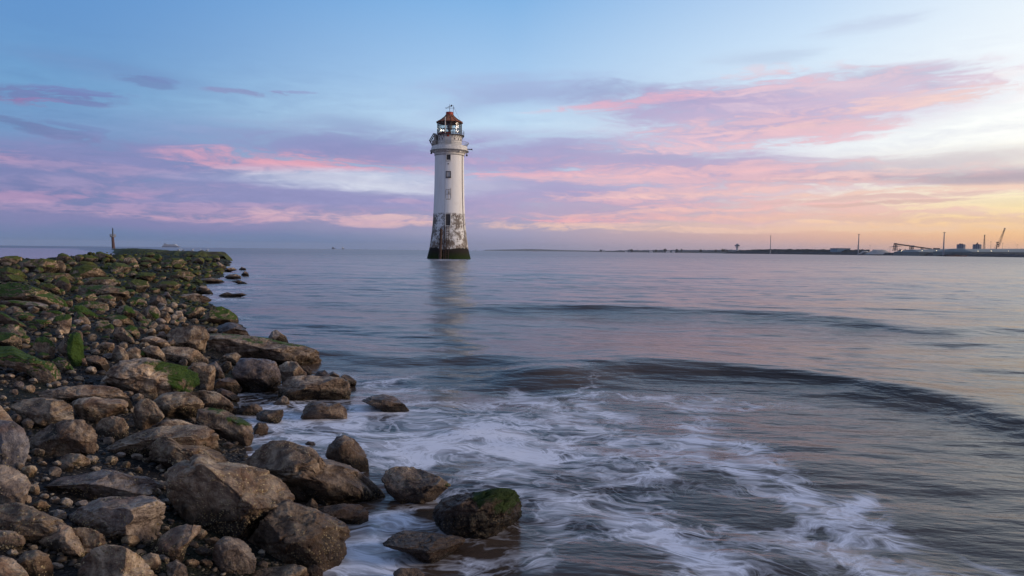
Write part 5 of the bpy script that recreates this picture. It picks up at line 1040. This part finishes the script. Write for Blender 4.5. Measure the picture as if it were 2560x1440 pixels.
def gull(px, Y, label, face=1, s=1.0):
    x = (px - 1280) / F * Y + 0.6; i = int(np.argmin(np.abs(C_[:, 0] / C_[:, 1] - (px - 1280) / F))); c_ = C_[i]; z = 1.10
    r_ = empty('gull', (c_[0], c_[1], z)); tag(r_, label, 'gull', 'gulls resting on the breakwater')
    mb = MB(); b = [(-.24, .05), (-.12, .10), (.0, .12), (.12, .10), (.19, .05), (.2, .02)]
    prof_ = [(-.28, .16, .015), (-.18, .18, .06), (-.05, .20, .10), (.08, .22, .10), (.15, .27, .07), (.17, .34, .05), (.2, .40, .055), (.25, .40, .035), (.31, .38, .008)]
    n_ = 10; vv = []
    for x_, z_, r2 in prof_:
        for q in range(n_): a = 2 * math.pi * q / n_; vv.append((face * x_ * s, r2 * math.cos(a) * s, (z_ + r2 * math.sin(a)) * s))
    ff = [(j * n_ + q, j * n_ + (q + 1) % n_, (j + 1) * n_ + (q + 1) % n_, (j + 1) * n_ + q) for j in range(len(prof_) - 1) for q in range(n_)]
    mb.add(vv, ff); mb.build('body', m_gull, r_, smooth=True)
    for sgn in (-1, 1):
        MB().prism([(.1, .24), (-.05, .30), (-.36, .19), (-.1, .15)], .03 * s, lambda a, b, q: (face * a * s, sgn * .095 * s + q, b * s)).build('wing', m_gullg, r_)
        MB().tube((0.02 * face, sgn * .04, 0), (0.02 * face, sgn * .04, .14 * s), .012, n=5).build('leg', m_rust, r_)
for px, lb, fa in ((448, 'leftmost small white gull standing on the breakwater', 1), (459, 'second gull from the left on the breakwater', -1), (480, 'gull standing alone midway along the breakwater', 1), (505, 'gull just left of the rightmost gull on breakwater', -1), (517, 'rightmost and brightest gull on the breakwater', 1)):
    gull(px, 85, lb, fa, 0.75)
# ------------------------------------------------------------ far shore on the right: docks, trees, hills
m_armour = simple_mat('dark armour rock', (0.030, 0.033, 0.042, 1), .9, .5, .08); m_bank = simple_mat('scrub bank', (0.028, 0.030, 0.026, 1), .9, .5, .03)
m_tree = simple_mat('dark foliage', (0.022, 0.026, 0.02, 1), .9, .5, .05); m_shed = simple_mat('green-grey cladding', (0.16, 0.19, 0.19, 1), .6, .12, .02)
m_shedr = simple_mat('shed roof', (0.20, 0.22, 0.22, 1), .6, .12, .02); m_blue = simple_mat('blue cladding', (0.16, 0.27, 0.36, 1), .6, .1, .05); m_silo = simple_mat('silo concrete', (0.17, 0.19, 0.25, 1), .7, .15, .05)
m_mast = simple_mat('pale mast', (0.55, 0.55, 0.58, 1), .5, .1, .05); m_tmast = simple_mat('turbine mast grey', (0.30, 0.30, 0.33, 1), .5, .15, .05); m_cr = simple_mat('crane steel', (0.10, 0.075, 0.07, 1), .7, .2, .1); m_sand = simple_mat('stockpile', (0.42, 0.40, 0.38, 1), .9, .15, .05)
m_sands = simple_mat('beach sand', (0.14, 0.115, 0.10, 1), .9, .2, .01); m_hill = simple_mat('distant hill', (0.07, 0.08, 0.09, 1), .95, .2, .002); m_hull = simple_mat('ship hull red', (0.10, 0.02, 0.018, 1), .7, .3, .05)
m_lamp = simple_mat('lit lamp', (1, .8, .5, 1), .5, 0, 1, emit=(1.0, 0.80, 0.48, 1), es=9.0)
def WX(px, Y): return float((px - 1280) / F * Y)
def shoreY(px): return 2150 + (px - 1808) / (2560 - 1808) * (905 - 2150)
def topz(px, py, Y): return float(at(px, py, Y)[2])
def ridge_mesh(name, pxs, tops, depth, mat, Yf, rough=0.0, seed=1, kind=None, label=None, cat=None, base=-1.0, front=0.25):
    V = []; rows = [(0, 0.0), (front * depth, 0.55), (front * depth * 1.7, 1.0), (depth * .8, .97), (depth, 0.0)]
    for px, ty in zip(pxs, tops):
        Y = Yf(px); zt = max(0.5, topz(px, ty, Y))
        for off, fz in rows:
            V.append((WX(px, Y) * (1 + off / Y), Y + off, base if fz == 0 else zt * fz))
    V = np.array(V, float)
    if rough: V[:, 2] += rough * fbm(V * np.array([.05, .05, 0]) * 1.0, 4, seed) * (V[:, 2] > 0)
    k = len(rows); fc = [(j * k + i, j * k + i + 1, (j + 1) * k + i + 1, (j + 1) * k + i) for j in range(len(pxs) - 1) for i in range(k - 1)] + [tuple(range(k)), tuple(range((len(pxs) - 1) * k, len(pxs) * k))[::-1]]
    o = mesh_np(name, V, fc, mat, smooth=False); tag(o, label, cat, kind=kind); return o
px_ = np.linspace(1806, 2700, 260)
ty_ = np.interp(px_, [1806, 1815, 1830, 1880, 2160, 2400, 2560, 2700], [633, 631, 629.5, 628.5, 630.5, 633.5, 635, 636]) + 0.4 * vnoise(np.stack([px_ * .3, 0 * px_, 0 * px_], -1), 2)
bwk = ridge_mesh('sea_wall', px_, ty_, 60, m_armour, shoreY, 0.5, 4, label='long dark boulder sea wall along the docks', cat='sea wall')
px_ = np.linspace(1838, 2170, 180); ty_ = np.interp(px_, [1838, 1850, 1885, 1960, 2080, 2170], [627, 625.6, 623.6, 622.6, 623.4, 624.4]) + 0.5 * vnoise(np.stack([px_ * .25, 0 * px_, 0 * px_], -1), 5)
ridge_mesh('embankment', px_, ty_, 90, m_bank, lambda p_: shoreY(p_) + 62, 0.8, 6, kind='structure')
px_ = np.linspace(2150, 2720, 60); ridge_mesh('quay', px_, np.interp(px_, [2150, 2720], [630.5, 635]), 500, m_armour, lambda p_: shoreY(p_) + 61, 0, 3, kind='structure')
# far coast: low hills, wooded shore and beach
px_ = np.linspace(1206, 1560, 120); ty_ = np.interp(px_, [1206, 1212, 1260, 1330, 1400, 1470, 1560], [627.6, 624.6, 623.6, 622.4, 624.6, 626.2, 628.5])
ridge_mesh('hills', px_, ty_, 900, m_hill, lambda p_: 11000 + 0 * p_, 0, 2, kind='structure', base=-5)
px_ = np.linspace(1440, 1850, 330); ty_ = np.interp(px_, [1440, 1500, 1560, 1700, 1850], [629.5, 627.2, 625.4, 624.4, 624.0]) + 0.5 * fbm(np.stack([px_ * .12, 0 * px_, 0 * px_], -1), 3, 4)
tl = ridge_mesh('wooded_shore', px_, ty_, 400, m_hill, lambda p_: 5600 - (p_ - 1440) * 5.5, 0, 2, kind='stuff', label='distant wooded shore along the far bank', cat='wood', base=-3)
px_ = np.linspace(1462, 1830, 60); ty_ = np.interp(px_, [1462, 1560, 1830], [630.2, 628.6, 628.6])
ridge_mesh('beach', px_, ty_, 120, m_sands, lambda p_: 4700 - (p_ - 1462) * 5.2, 0, 2, kind='structure', base=-2, front=.6)
# clump trees on the skyline
rt2 = random.Random(5)
def tree(px, py_top, wpx, Y, label):
    base = at(px, py_top, Y); k = Y / F; h = max(4, base[2]); w = wpx * k; r_ = empty('tree', (base[0], Y, 0)); tag(r_, label, 'tree', 'trees on the far shore')
    MB().tube((0, 0, -1), (0.1 * w, 0, h * .7), .05 * w + .3, .03 * w + .1, n=6).build('trunk', m_cr, r_)
    vv = []; ff = []
    for i in range(260):
        u = rt2.random() * 6.283; c__ = rt2.uniform(-1, 1); rr = rt2.random() ** .45 * (0.8 + .25 * math.sin(3 * u + px)); s_ = math.sqrt(1 - c__ * c__)
        p_ = Vector((w / 2 * rr * s_ * math.cos(u), w / 2 * rr * s_ * math.sin(u), h * .62 + h * .40 * rr * c__)); q = w * rt2.uniform(.05, .11)
        d1 = Vector((rt2.gauss(0, 1), rt2.gauss(0, 1), rt2.gauss(0, 1))).normalized() * q; d2 = d1.orthogonal().normalized() * q
        b = len(vv); vv += [p_ + d1, p_ + d2, p_ - d1, p_ - d2]; ff.append((b, b + 1, b + 2, b + 3))
    mesh_np('crown', vv, ff, m_tree, r_, smooth=False)
spots = [(1502, 625.0, 7), (1579, 622.8, 9), (1640, 623.4, 7), (1663, 621.3, 10), (1692, 622.3, 8), (1704, 621.9, 6), (1752, 622.6, 8), (1790, 623.2, 8), (1807, 621.4, 9), (1812, 621.0, 6), (1818, 622.4, 6),
         (1880, 622.8, 7), (1894, 622.7, 6), (1999, 622.6, 8), (2022, 622.4, 6), (2056, 622.8, 8), (2084, 622.4, 6), (2140, 622.6, 9), (2155, 622.0, 10), (2170, 622.8, 10), (2184, 622.5, 9), (2250, 622.0, 12), (2262, 622.4, 11), (2276, 624.4, 8), (2206, 623.5, 10)]
ords = 'first second third fourth fifth sixth seventh eighth ninth tenth eleventh'.split()
for i, (px, py, w_) in enumerate(spots):
    Y = 3300 if px < 1830 else (shoreY(px) + 110 if px < 2130 else shoreY(px) + 340)
    if px < 1830: lb = '%s tree from the left on the wooded far shore' % ords[i]
    elif px < 2130: lb = '%s dark bush from the left on the dock embankment' % ords[i - 11]
    else: lb = '%s dark tree from the left behind the pale stockpile' % ords[i - 17]
    tree(px, py, w_, Y, lb)
# radar control tower
Y = 2230; k = Y / F; c_ = at(1843, 627, Y); r_ = empty('control_tower', (c_[0], Y, 0)); tag(r_, 'mushroom-shaped port control tower at the end of the sea wall', 'tower')
z = lambda py: topz(1843, py, Y)
MB().lathe([(3.0 * k, -1), (2.6 * k, z(618.5)), (5.4 * k, z(617.6)), (5.4 * k, z(616.9)), (2.9 * k, z(616.6)), (2.9 * k, z(615.0))], 10).build('shaft', m_mast, r_)
MB().lathe([(5.6 * k, z(615.4)), (6.1 * k, z(613.2)), (6.0 * k, z(612.6)), (3.6 * k, z(612.2)), (3.4 * k, z(610.8)), (1.4 * k, z(609.6)), (.2 * k, z(609.0))], 8).build('cabin', m_silo, r_)
MB().lathe([(5.85 * k + .3, z(614.6)), (6.05 * k + .3, z(613.4))], 8, caps=False).build('window_band', m_wind, r_)
mb = MB()
for a in range(4): mb.box(6.3 * k * math.cos(a * 1.571 + .78), 6.3 * k * math.sin(a * 1.571 + .78), z(614), .8 * k, .8 * k, 2.6 * k, rz=a * 1.571 + .78)
mb.build('buttress', m_mast, r_)
def turbine(pxb, pxt, pyt, Y, w0, label, nac):
    k = Y / F; b = at(pxb, 634, Y); tp = at(pxt, pyt, Y); r_ = empty('wind_turbine', (b[0], Y, 0)); tag(r_, label, 'wind turbine', 'wind turbines on the docks')
    tx = tp[0] - b[0]
    MB().tube((0, 0, -1), (0, 0, tp[2]), w0 * k, w0 * .55 * k, n=14).build('mast', m_tmast, r_)
    MB().prism([(-nac * k, -.4 * k), (-nac * .8 * k, .5 * k), (nac * .8 * k, .7 * k), (nac * k, .1 * k), (nac * .7 * k, -.6 * k)], 1.3 * k, lambda a, b_, q: (a, q, tp[2] + b_ + .5 * k)).build('nacelle', m_cr, r_)
    MB().lathe([(.0, 1.0 * k), (.7 * k, .6 * k), (.8 * k, -.2 * k)], 10, c=(0, 0, 0)).build('hub', m_cr, r_).location = (0, -1.1 * k, tp[2] + .5 * k)
turbine(1925.5, 1926.7, 590.0, 1960, 1.1, 'slim pale turbine mast nearest the control tower', 1.0)
turbine(2145.5, 2148.5, 586.5, 1600, 1.7, 'turbine mast beside the blue warehouse', 2.0)
turbine(2358.5, 2361.8, 582.0, 1240, 1.9, 'tallest turbine mast, in front of the long shed', 3.4)
def shed(x0, x1, yt0, yt1, ybot, Y, dep, label, mat, roof, name='warehouse', extra=None):
    k = Y / F; xa, xb = WX(x0, Y), WX(x1, Y); r_ = empty(name, ((xa + xb) / 2, Y, 0)); tag(r_, label, 'warehouse'); xm = (xa + xb) / 2
    z0, z1 = topz(x0, yt0, Y), topz(x1, yt1, Y); xa -= xm; xb -= xm; ze = min(z0, z1) * .62
    MB().add([(xa, 0, -1), (xb, 0, -1), (xb, dep, -1), (xa, dep, -1), (xa, 0, ze), (xb, 0, ze), (xb, dep, ze), (xa, dep, ze)], [(0, 1, 5, 4), (1, 2, 6, 5), (2, 3, 7, 6), (3, 0, 4, 7), (0, 3, 2, 1)]).build('wall', mat, r_)
    ins = min(6 * k, (xb - xa) * .08)
    MB().add([(xa - .5, -.6, ze), (xb + .5, -.6, ze), (xb + .5, dep, ze), (xa - .5, dep, ze), (xa + ins, dep * .3, z0), (xb - ins, dep * .3, z1), (xb - ins, dep * .6, z1), (xa + ins, dep * .6, z0)], [(0, 1, 5, 4), (1, 2, 6, 5), (2, 3, 7, 6), (3, 0, 4, 7), (4, 5, 6, 7), (0, 3, 2, 1)]).build('roof', roof, r_)
    mb = MB(); nx = max(2, int((xb - xa) / (9 * k)))
    for i in range(nx): mb.box(xa + (xb - xa) * (i + .5) / nx, -.3, ze * .5, .35 * k, .5, ze * .96)
    mb.build('cladding_rib', roof, r_); return r_, k, ze, xa, xb
def block(x0, x1, yt, Y, dep, label, mat):
    xa, xb = WX(x0, Y), WX(x1, Y); xm = (xa + xb) / 2; zt = topz((x0 + x1) / 2, yt, Y); r_ = empty('warehouse', (xm, Y, 0)); tag(r_, label, 'warehouse'); w_ = xb - xa
    MB().box(0, dep / 2, zt / 2 - .5, w_, dep, zt + 1).build('wall', mat, r_)
    MB().box(0, dep / 2, zt + .35, w_ + 1.2, dep + 1.2, .7).build('parapet', m_silo, r_)
    mb = MB(); mb.box(w_ * .18, -.15, zt * .25, w_ * .12, .3, zt * .5); mb.box(w_ * .34, -.15, zt * .25, w_ * .12, .3, zt * .5); mb.build('loading_door', m_silo, r_)
block(2091, 2123, 621.2, 1750, 40, 'blue box warehouse on the sea wall beside a turbine mast', m_blue)
shed(2296, 2436, 624.2, 621.4, 633, 1330, 90, 'long green-grey dock shed behind the tallest turbine mast', m_shed, m_shedr)
shed(2428, 2760, 622.2, 621.0, 633, 1180, 110, 'large grey dock shed cut by the right edge', m_shed, m_shedr)
mb = MB(); Y = 1331
r_ = empty('roof_plant', (WX(2338, 1360), 1360, topz(2338, 623.0, 1360))); tag(r_, 'dark plant box on the roof of the green-grey dock shed', 'roof plant')
MB().box(0, 0, .6, 10, 6, 2.6).build('cabin', m_cr, r_); MB().box(0, 0, 2.1, 11, 7, .4).build('cover', m_silo, r_)
def silo(px, label, knob):
    Y = 1450; k = Y / F; r_ = empty('silo', (WX(px, Y), Y, 0)); tag(r_, label, 'silo', 'twin concrete silos'); z = lambda py: topz(px, py, Y)
    MB().lathe([(8.9 * k, -1), (8.9 * k, z(611.3)), (8.4 * k, z(610.8))], 28).build('drum', m_silo, r_, smooth=False)
    mb = MB()
    for i in range(12): a = i * math.pi / 6; mb.tube((8.9 * k * math.cos(a), 8.9 * k * math.sin(a), 0), (8.9 * k * math.cos(a), 8.9 * k * math.sin(a), z(611.4)), .35 * k, n=6)
    mb.build('rib', m_mast, r_)
    mb = MB()
    if knob: mb.lathe([(3 * k, z(611)), (3 * k, z(609.6)), (1.2 * k, z(609)), (1.3 * k, z(607.2)), (.3 * k, z(606))], 12)
    else: mb.box(0, 0, z(610.2), 7 * k, 5 * k, 1.8 * k); mb.box(-3 * k, 0, z(609.6), 2 * k, 2 * k, 2.0 * k)
    mb.build('headhouse', m_cr, r_)
silo(2399, 'left of two ribbed concrete silos, with a flat headhouse', False); silo(2439, 'right of two ribbed concrete silos, with a knobbed top', True)
# stockpiles
def pile(px, w_, py, Y, label):
    k = Y / F; r = w_ / 2 * k; h = topz(px, py, Y) - 2; n1, n2_ = 40, 10; V = [(0, 0, h)]
    for j in range(1, n2_ + 1):
        for i in range(n1):
            a = 2 * math.pi * i / n1; q = j / n2_; V.append((r * q * math.cos(a) * (1 + .06 * math.sin(3 * a)), r * .5 * q * math.sin(a), h * (1 - sstep(q, .25, 1.05)) * (1 + .05 * math.sin(5 * a + q * 4))))
    fc = [(0, 1 + i, 1 + (i + 1) % n1) for i in range(n1)] + [(1 + (j - 1) * n1 + i, 1 + j * n1 + i, 1 + j * n1 + (i + 1) % n1, 1 + (j - 1) * n1 + (i + 1) % n1) for j in range(1, n2_) for i in range(n1)]
    o = mesh_np('stockpile', V, fc, m_sand, loc=(WX(px, Y), Y, 2)); tag(o, label, 'stockpile')
pile(2196, 74, 624.6, 1520, 'pale heaped stockpile left of the conveyor'); pile(2160, 34, 627.5, 1600, 'small pale stockpile by the second turbine mast')
# conveyor
Y = 1500; k = Y / F; r_ = empty('conveyor', (WX(2270, Y), Y, 0)); tag(r_, 'long inclined conveyor gallery on two lattice towers', 'conveyor'); X0 = WX(2270, Y)
P = lambda px, py, dy=0: (WX(px, Y) - X0, dy, topz(px, py, Y))
mb = MB()
for dy in (-2, 2):
    mb.tube(P(2234, 608.6, dy), P(2325, 621.5, dy), .5, n=5); mb.tube(P(2234, 610.4, dy), P(2325, 623.0, dy), .5, n=5)
    for i in range(16): q = i / 16; x_ = 2234 + 91 * q; y_ = 608.6 + 12.9 * q; mb.tube(P(x_, y_, dy), P(x_ + 91 / 32, y_ + 1.9, dy), .3, n=4); mb.tube(P(x_ + 91 / 32, y_ + 1.9, dy), P(x_ + 91 / 16, y_ + .8, dy), .3, n=4)
mb.add([P(2233, 609.4, -1.9), P(2326, 622.2, -1.9), P(2326, 622.2, 1.9), P(2233, 609.4, 1.9), P(2233, 610.0, -1.9), P(2326, 622.8, -1.9), P(2326, 622.8, 1.9), P(2233, 610.0, 1.9)], [(0, 1, 2, 3), (7, 6, 5, 4), (0, 4, 5, 1), (3, 2, 6, 7)])
mb.build('gallery', m_cr, r_)
mb = MB(); mb.prism([(P(2222, 617.4)[0], P(2222, 617.6)[2]), (P(2236, 614)[0], P(2236, 613.8)[2]), (P(2254, 614)[0], P(2254, 615.2)[2]), (P(2236, 616)[0], P(2236, 616.4)[2])], 3, lambda a, b, q: (a, q, b)); mb.build('boom', m_silo, r_)
def lattice_leg(xc, yt, yb, wt, wb, name):
    mb = MB()
    for dy in (-3, 3):
        for s in (-1, 1): mb.tube(P(xc + s * wt, yt, dy), P(xc + s * wb, yb, dy), .5, n=5)
        for i in range(4):
            a = i / 4; b = (i + 1) / 4; ya, yb_ = yt + (yb - yt) * a, yt + (yb - yt) * b; wa, wb_ = wt + (wb - wt) * a, wt + (wb - wt) * b
            mb.tube(P(xc - wa, ya, dy), P(xc + wb_, yb_, dy), .32, n=4); mb.tube(P(xc + wa, ya, dy), P(xc - wb_, yb_, dy), .32, n=4); mb.tube(P(xc - wa, ya, dy), P(xc + wa, ya, dy), .3, n=4)
    mb.build(name, m_cr, r_)
lattice_leg(2235, 609, 627, 1.6, 4, 'tower'); lattice_leg(2276, 614, 629, 2.8, 4, 'tower'); lattice_leg(2302, 618, 630, .6, .8, 'tower')
mb = MB(); mb.box(P(2235, 608)[0], 0, P(2235, 609)[2], 4.5 * k, 6, 2.4 * k); mb.build('head_pulley', m_cr, r_); mb = MB(); mb.box(P(2276, 614)[0], 0, P(2276, 614.6)[2], 9 * k, 7, 2.4 * k); mb.build('transfer_house', m_silo, r_)
# harbour crane
Y = 1250; k = Y / F; cx_ = 2488; r_ = empty('harbour_crane', (WX(cx_, Y), Y, 0)); tag(r_, 'harbour crane with raised lattice jib at far right', 'crane'); X0 = WX(cx_, Y)
mb = MB(); mb.tube(P(2487, 625), P(2489, 607), 1.2 * k, .7 * k, n=8); mb.build('tower', m_cr, r_)
mb = MB(); mb.box(P(2489.5, 606)[0], 0, P(2489, 606)[2], 4.4 * k, 3 * k, 2.6 * k); mb.box(P(2490.5, 611)[0], 0, P(2490, 611)[2], 4 * k, 3 * k, 3 * k); mb.build('cab', m_cr, r_)
mb = MB(); A_, B_ = np.array(P(2491.5, 618)), np.array(P(2506, 571))
pd = np.array([B_[2] - A_[2], 0, -(B_[0] - A_[0])]); pd /= np.linalg.norm(pd); n_ = 15
def jw(q): return (1.7 * min(1, q * 4 + .25) * (1 - .72 * q)) * k
for dy in (-1.2, 1.2):
    for i in range(n_):
        a, b = i / n_, (i + 1) / n_; pa, pb = A_ + (B_ - A_) * a, A_ + (B_ - A_) * b; yo = np.array([0, dy, 0])
        mb.tube(pa + pd * jw(a) + yo, pb + pd * jw(b) + yo, .22, n=4); mb.tube(pa - pd * jw(a) + yo, pb - pd * jw(b) + yo, .22, n=4); s_ = 1 if i % 2 else -1
        mb.tube(pa + s_ * pd * jw(a) + yo, pb - s_ * pd * jw(b) + yo, .15, n=4)
mb.build('jib', m_cr, r_)
mb = MB(); mb.lathe([(.1, 1.2 * k), (1.2 * k, .5 * k), (1.2 * k, -.6 * k), (.1, -1 * k)], 10, c=tuple(B_)); mb.build('jib_head', m_cr, r_)
mb = MB(); mb.tube(P(2489, 606), tuple(B_), .12, n=4); mb.tube(P(2488, 606), P(2480, 624), .14, n=4); mb.tube(P(2489, 606), P(2484, 624), .14, n=4); mb.build('stay', m_cr, r_)
# lattice mast and lamp posts
def lattice_mast(px, yt, Y, wb, label):
    global P, X0, r_
    k = Y / F; X0 = WX(px, Y); r_ = empty('lattice_mast', (X0, Y, 0)); tag(r_, label, 'mast')
    Pm = lambda x_, y_, dy=0: (WX(x_, Y) - X0, dy, topz(x_, y_, Y)); mb = MB()
    for dy in (-wb * k, wb * k):
        for s in (-1, 1): mb.tube(Pm(px + s * wb, 627, dy), Pm(px + s * .5, yt + 2, dy * .3), .2, n=4)
        for i in range(10):
            a, b = i / 10, (i + 1) / 10; ya, yb_ = 627 + (yt + 2 - 627) * a, 627 + (yt + 2 - 627) * b; wa, wb_ = wb + (.5 - wb) * a, wb + (.5 - wb) * b
            mb.tube(Pm(px - wa, ya, dy * (1 - .7 * a)), Pm(px + wb_, yb_, dy * (1 - .7 * b)), .13, n=4); mb.tube(Pm(px + wa, ya, dy * (1 - .7 * a)), Pm(px - wb_, yb_, dy * (1 - .7 * b)), .13, n=4)
    mb.build('lattice', m_cr, r_)
    MB().lathe([(.2 * k, yt and -1.4 * k), (1.7 * k, -.9 * k), (1.5 * k, .5 * k), (.4 * k, .9 * k)], 10, c=Pm(px, yt + 1)).build('head', m_cr, r_)
lattice_mast(2456.5, 587, 1300, 1.9, 'tapering lattice mast between the silos and crane')
def post(px, yt, Y, label, yb=627, cross=True):
    k = Y / F; X0 = WX(px, Y); r_ = empty('light_post', (X0, Y, 0)); tag(r_, label, 'lamp post', 'light posts on the docks')
    MB().tube((0, 0, 0), (0, 0, topz(px, yt, Y)), .28 * k, .18 * k, n=6).build('pole', m_cr, r_)
    MB().box(0, 0, topz(px, yt, Y), 3.2 * k, .6 * k, .7 * k).build('lamp_head', m_cr, r_)
post(2473, 604.5, 1300, 'tall thin light post between lattice mast and crane'); post(2539, 611.5, 1250, 'thin light post nearest the right edge'); post(2502.5, 608, 1300, 'faint thin light post just right of the crane')
post(2141, 614, 1700, 'thin light post just left of second turbine mast'); post(2172, 613, 1650, 'thin light post right of second turbine mast'); post(2222, 617, 1600, 'short light post at the tip of the conveyor boom')
# dock floodlights
lampx = [(2251.5, 627.3), (2302.5, 626.8), (2338.5, 626.8), (2375, 627.2), (2405.5, 627.2), (2442, 627.6), (2475, 627.6), (2518.5, 628)]
for i, (px, py) in enumerate(lampx):
    Y = 1110 if px > 2430 else 1290; k = Y / F; X0 = WX(px, Y); zt = topz(px, py, Y); r_ = empty('floodlight', (X0, Y, 0)); tag(r_, '%s lit warm floodlight from the left along the dock sheds' % ords[i], 'floodlight', 'lit floodlights along the docks')
    MB().tube((0, 0, 0), (0, 0, zt - .6), .16, n=6).build('post', m_cr, r_)
    MB().lathe([(.01, -.42 * k), (.36 * k, -.25 * k), (.42 * k, 0), (.36 * k, .25 * k), (.01, .42 * k)], 10, c=(0, 0, zt)).build('lamp', m_lamp, r_, smooth=True)
# moored dark red ship below the sea wall
Y = 1080; k = Y / F; X0 = WX(2385, Y); r_ = empty('moored_ship', (X0, Y, 0)); tag(r_, 'dark red low ship hull moored at the sea wall', 'ship'); z0 = 0
MB().prism([(-27 * k, 2.6 * k), (-22 * k, .0), (22 * k, -.5), (27 * k, 3.4 * k), (20 * k, 2.4 * k), (-18 * k, 2.0 * k)], 10, lambda a, b, q: (a, q, b)).build('hull', m_hull, r_)
MB().prism([(-4 * k, 2.2 * k), (-3 * k, 3.8 * k), (8 * k, 4.2 * k), (9 * k, 2.2 * k)], 6, lambda a, b, q: (a, q, b)).build('deckhouse', m_cr, r_)
MB().box(2 * k, 0, 4.7 * k, 5 * k, 4, .9 * k).build('bridge', m_hull, r_)
def house(px, py, w_, Y, label, mat=m_mast):
    k = Y / F; X0 = WX(px, Y); h = topz(px, py, Y); r_ = empty('house', (X0, Y, 0)); tag(r_, label, 'house', 'houses on the far shore'); w = w_ * k
    MB().box(0, 0, h * .4, w, w * .6, h * .8).build('wall', mat, r_); MB().prism([(-w * .55, h * .8), (0, h), (w * .55, h * .8)], w * .64, lambda a, b, q: (a, q, b)).build('roof', m_silo, r_)
for i, (px, py, w_) in enumerate([(1500.5, 622.8, 3), (1505, 623.6, 3), (1510, 624.6, 3), (1573, 623.4, 8), (1626, 626.0, 8), (1668, 625.4, 9), (1682, 625.6, 6), (1564, 626.2, 6)]):
    house(px, py, w_, 3500 if px > 1520 else 5000, '%s' % ['leftmost narrow tower block on the distant shore', 'second narrow block from left on the distant shore', 'third, lowest narrow block on the distant shore', 'flat dark building left of the pale far houses', 'pale building left of the widest pale building', 'widest pale building among the far trees', 'pale building just right of the widest one', 'low pale building by the flat dark building'][i], m_mast if i not in (3,) else m_silo)

# ------------------------------------------------------------ sea air
HZ = 16500.0
m_haze = D.materials.new('sea air'); m_haze.use_nodes = True; t = m_haze.node_tree; t.nodes.clear()
pv = N(t, 'ShaderNodeVolumePrincipled'); pv.inputs['Color'].default_value = (0.86, 0.88, 0.96, 1); pv.inputs['Density'].default_value = 0.000035; pv.inputs['Anisotropy'].default_value = 0.2
oh = N(t, 'ShaderNodeOutputMaterial'); L(t, pv.outputs[0], oh.inputs['Volume'])
MB().box(0, 0, 60, 2 * HZ, 2 * HZ, 132).build('haze', m_haze); tag(D.objects['haze'], kind='stuff', label='thin evening haze over the estuary', cat='haze')
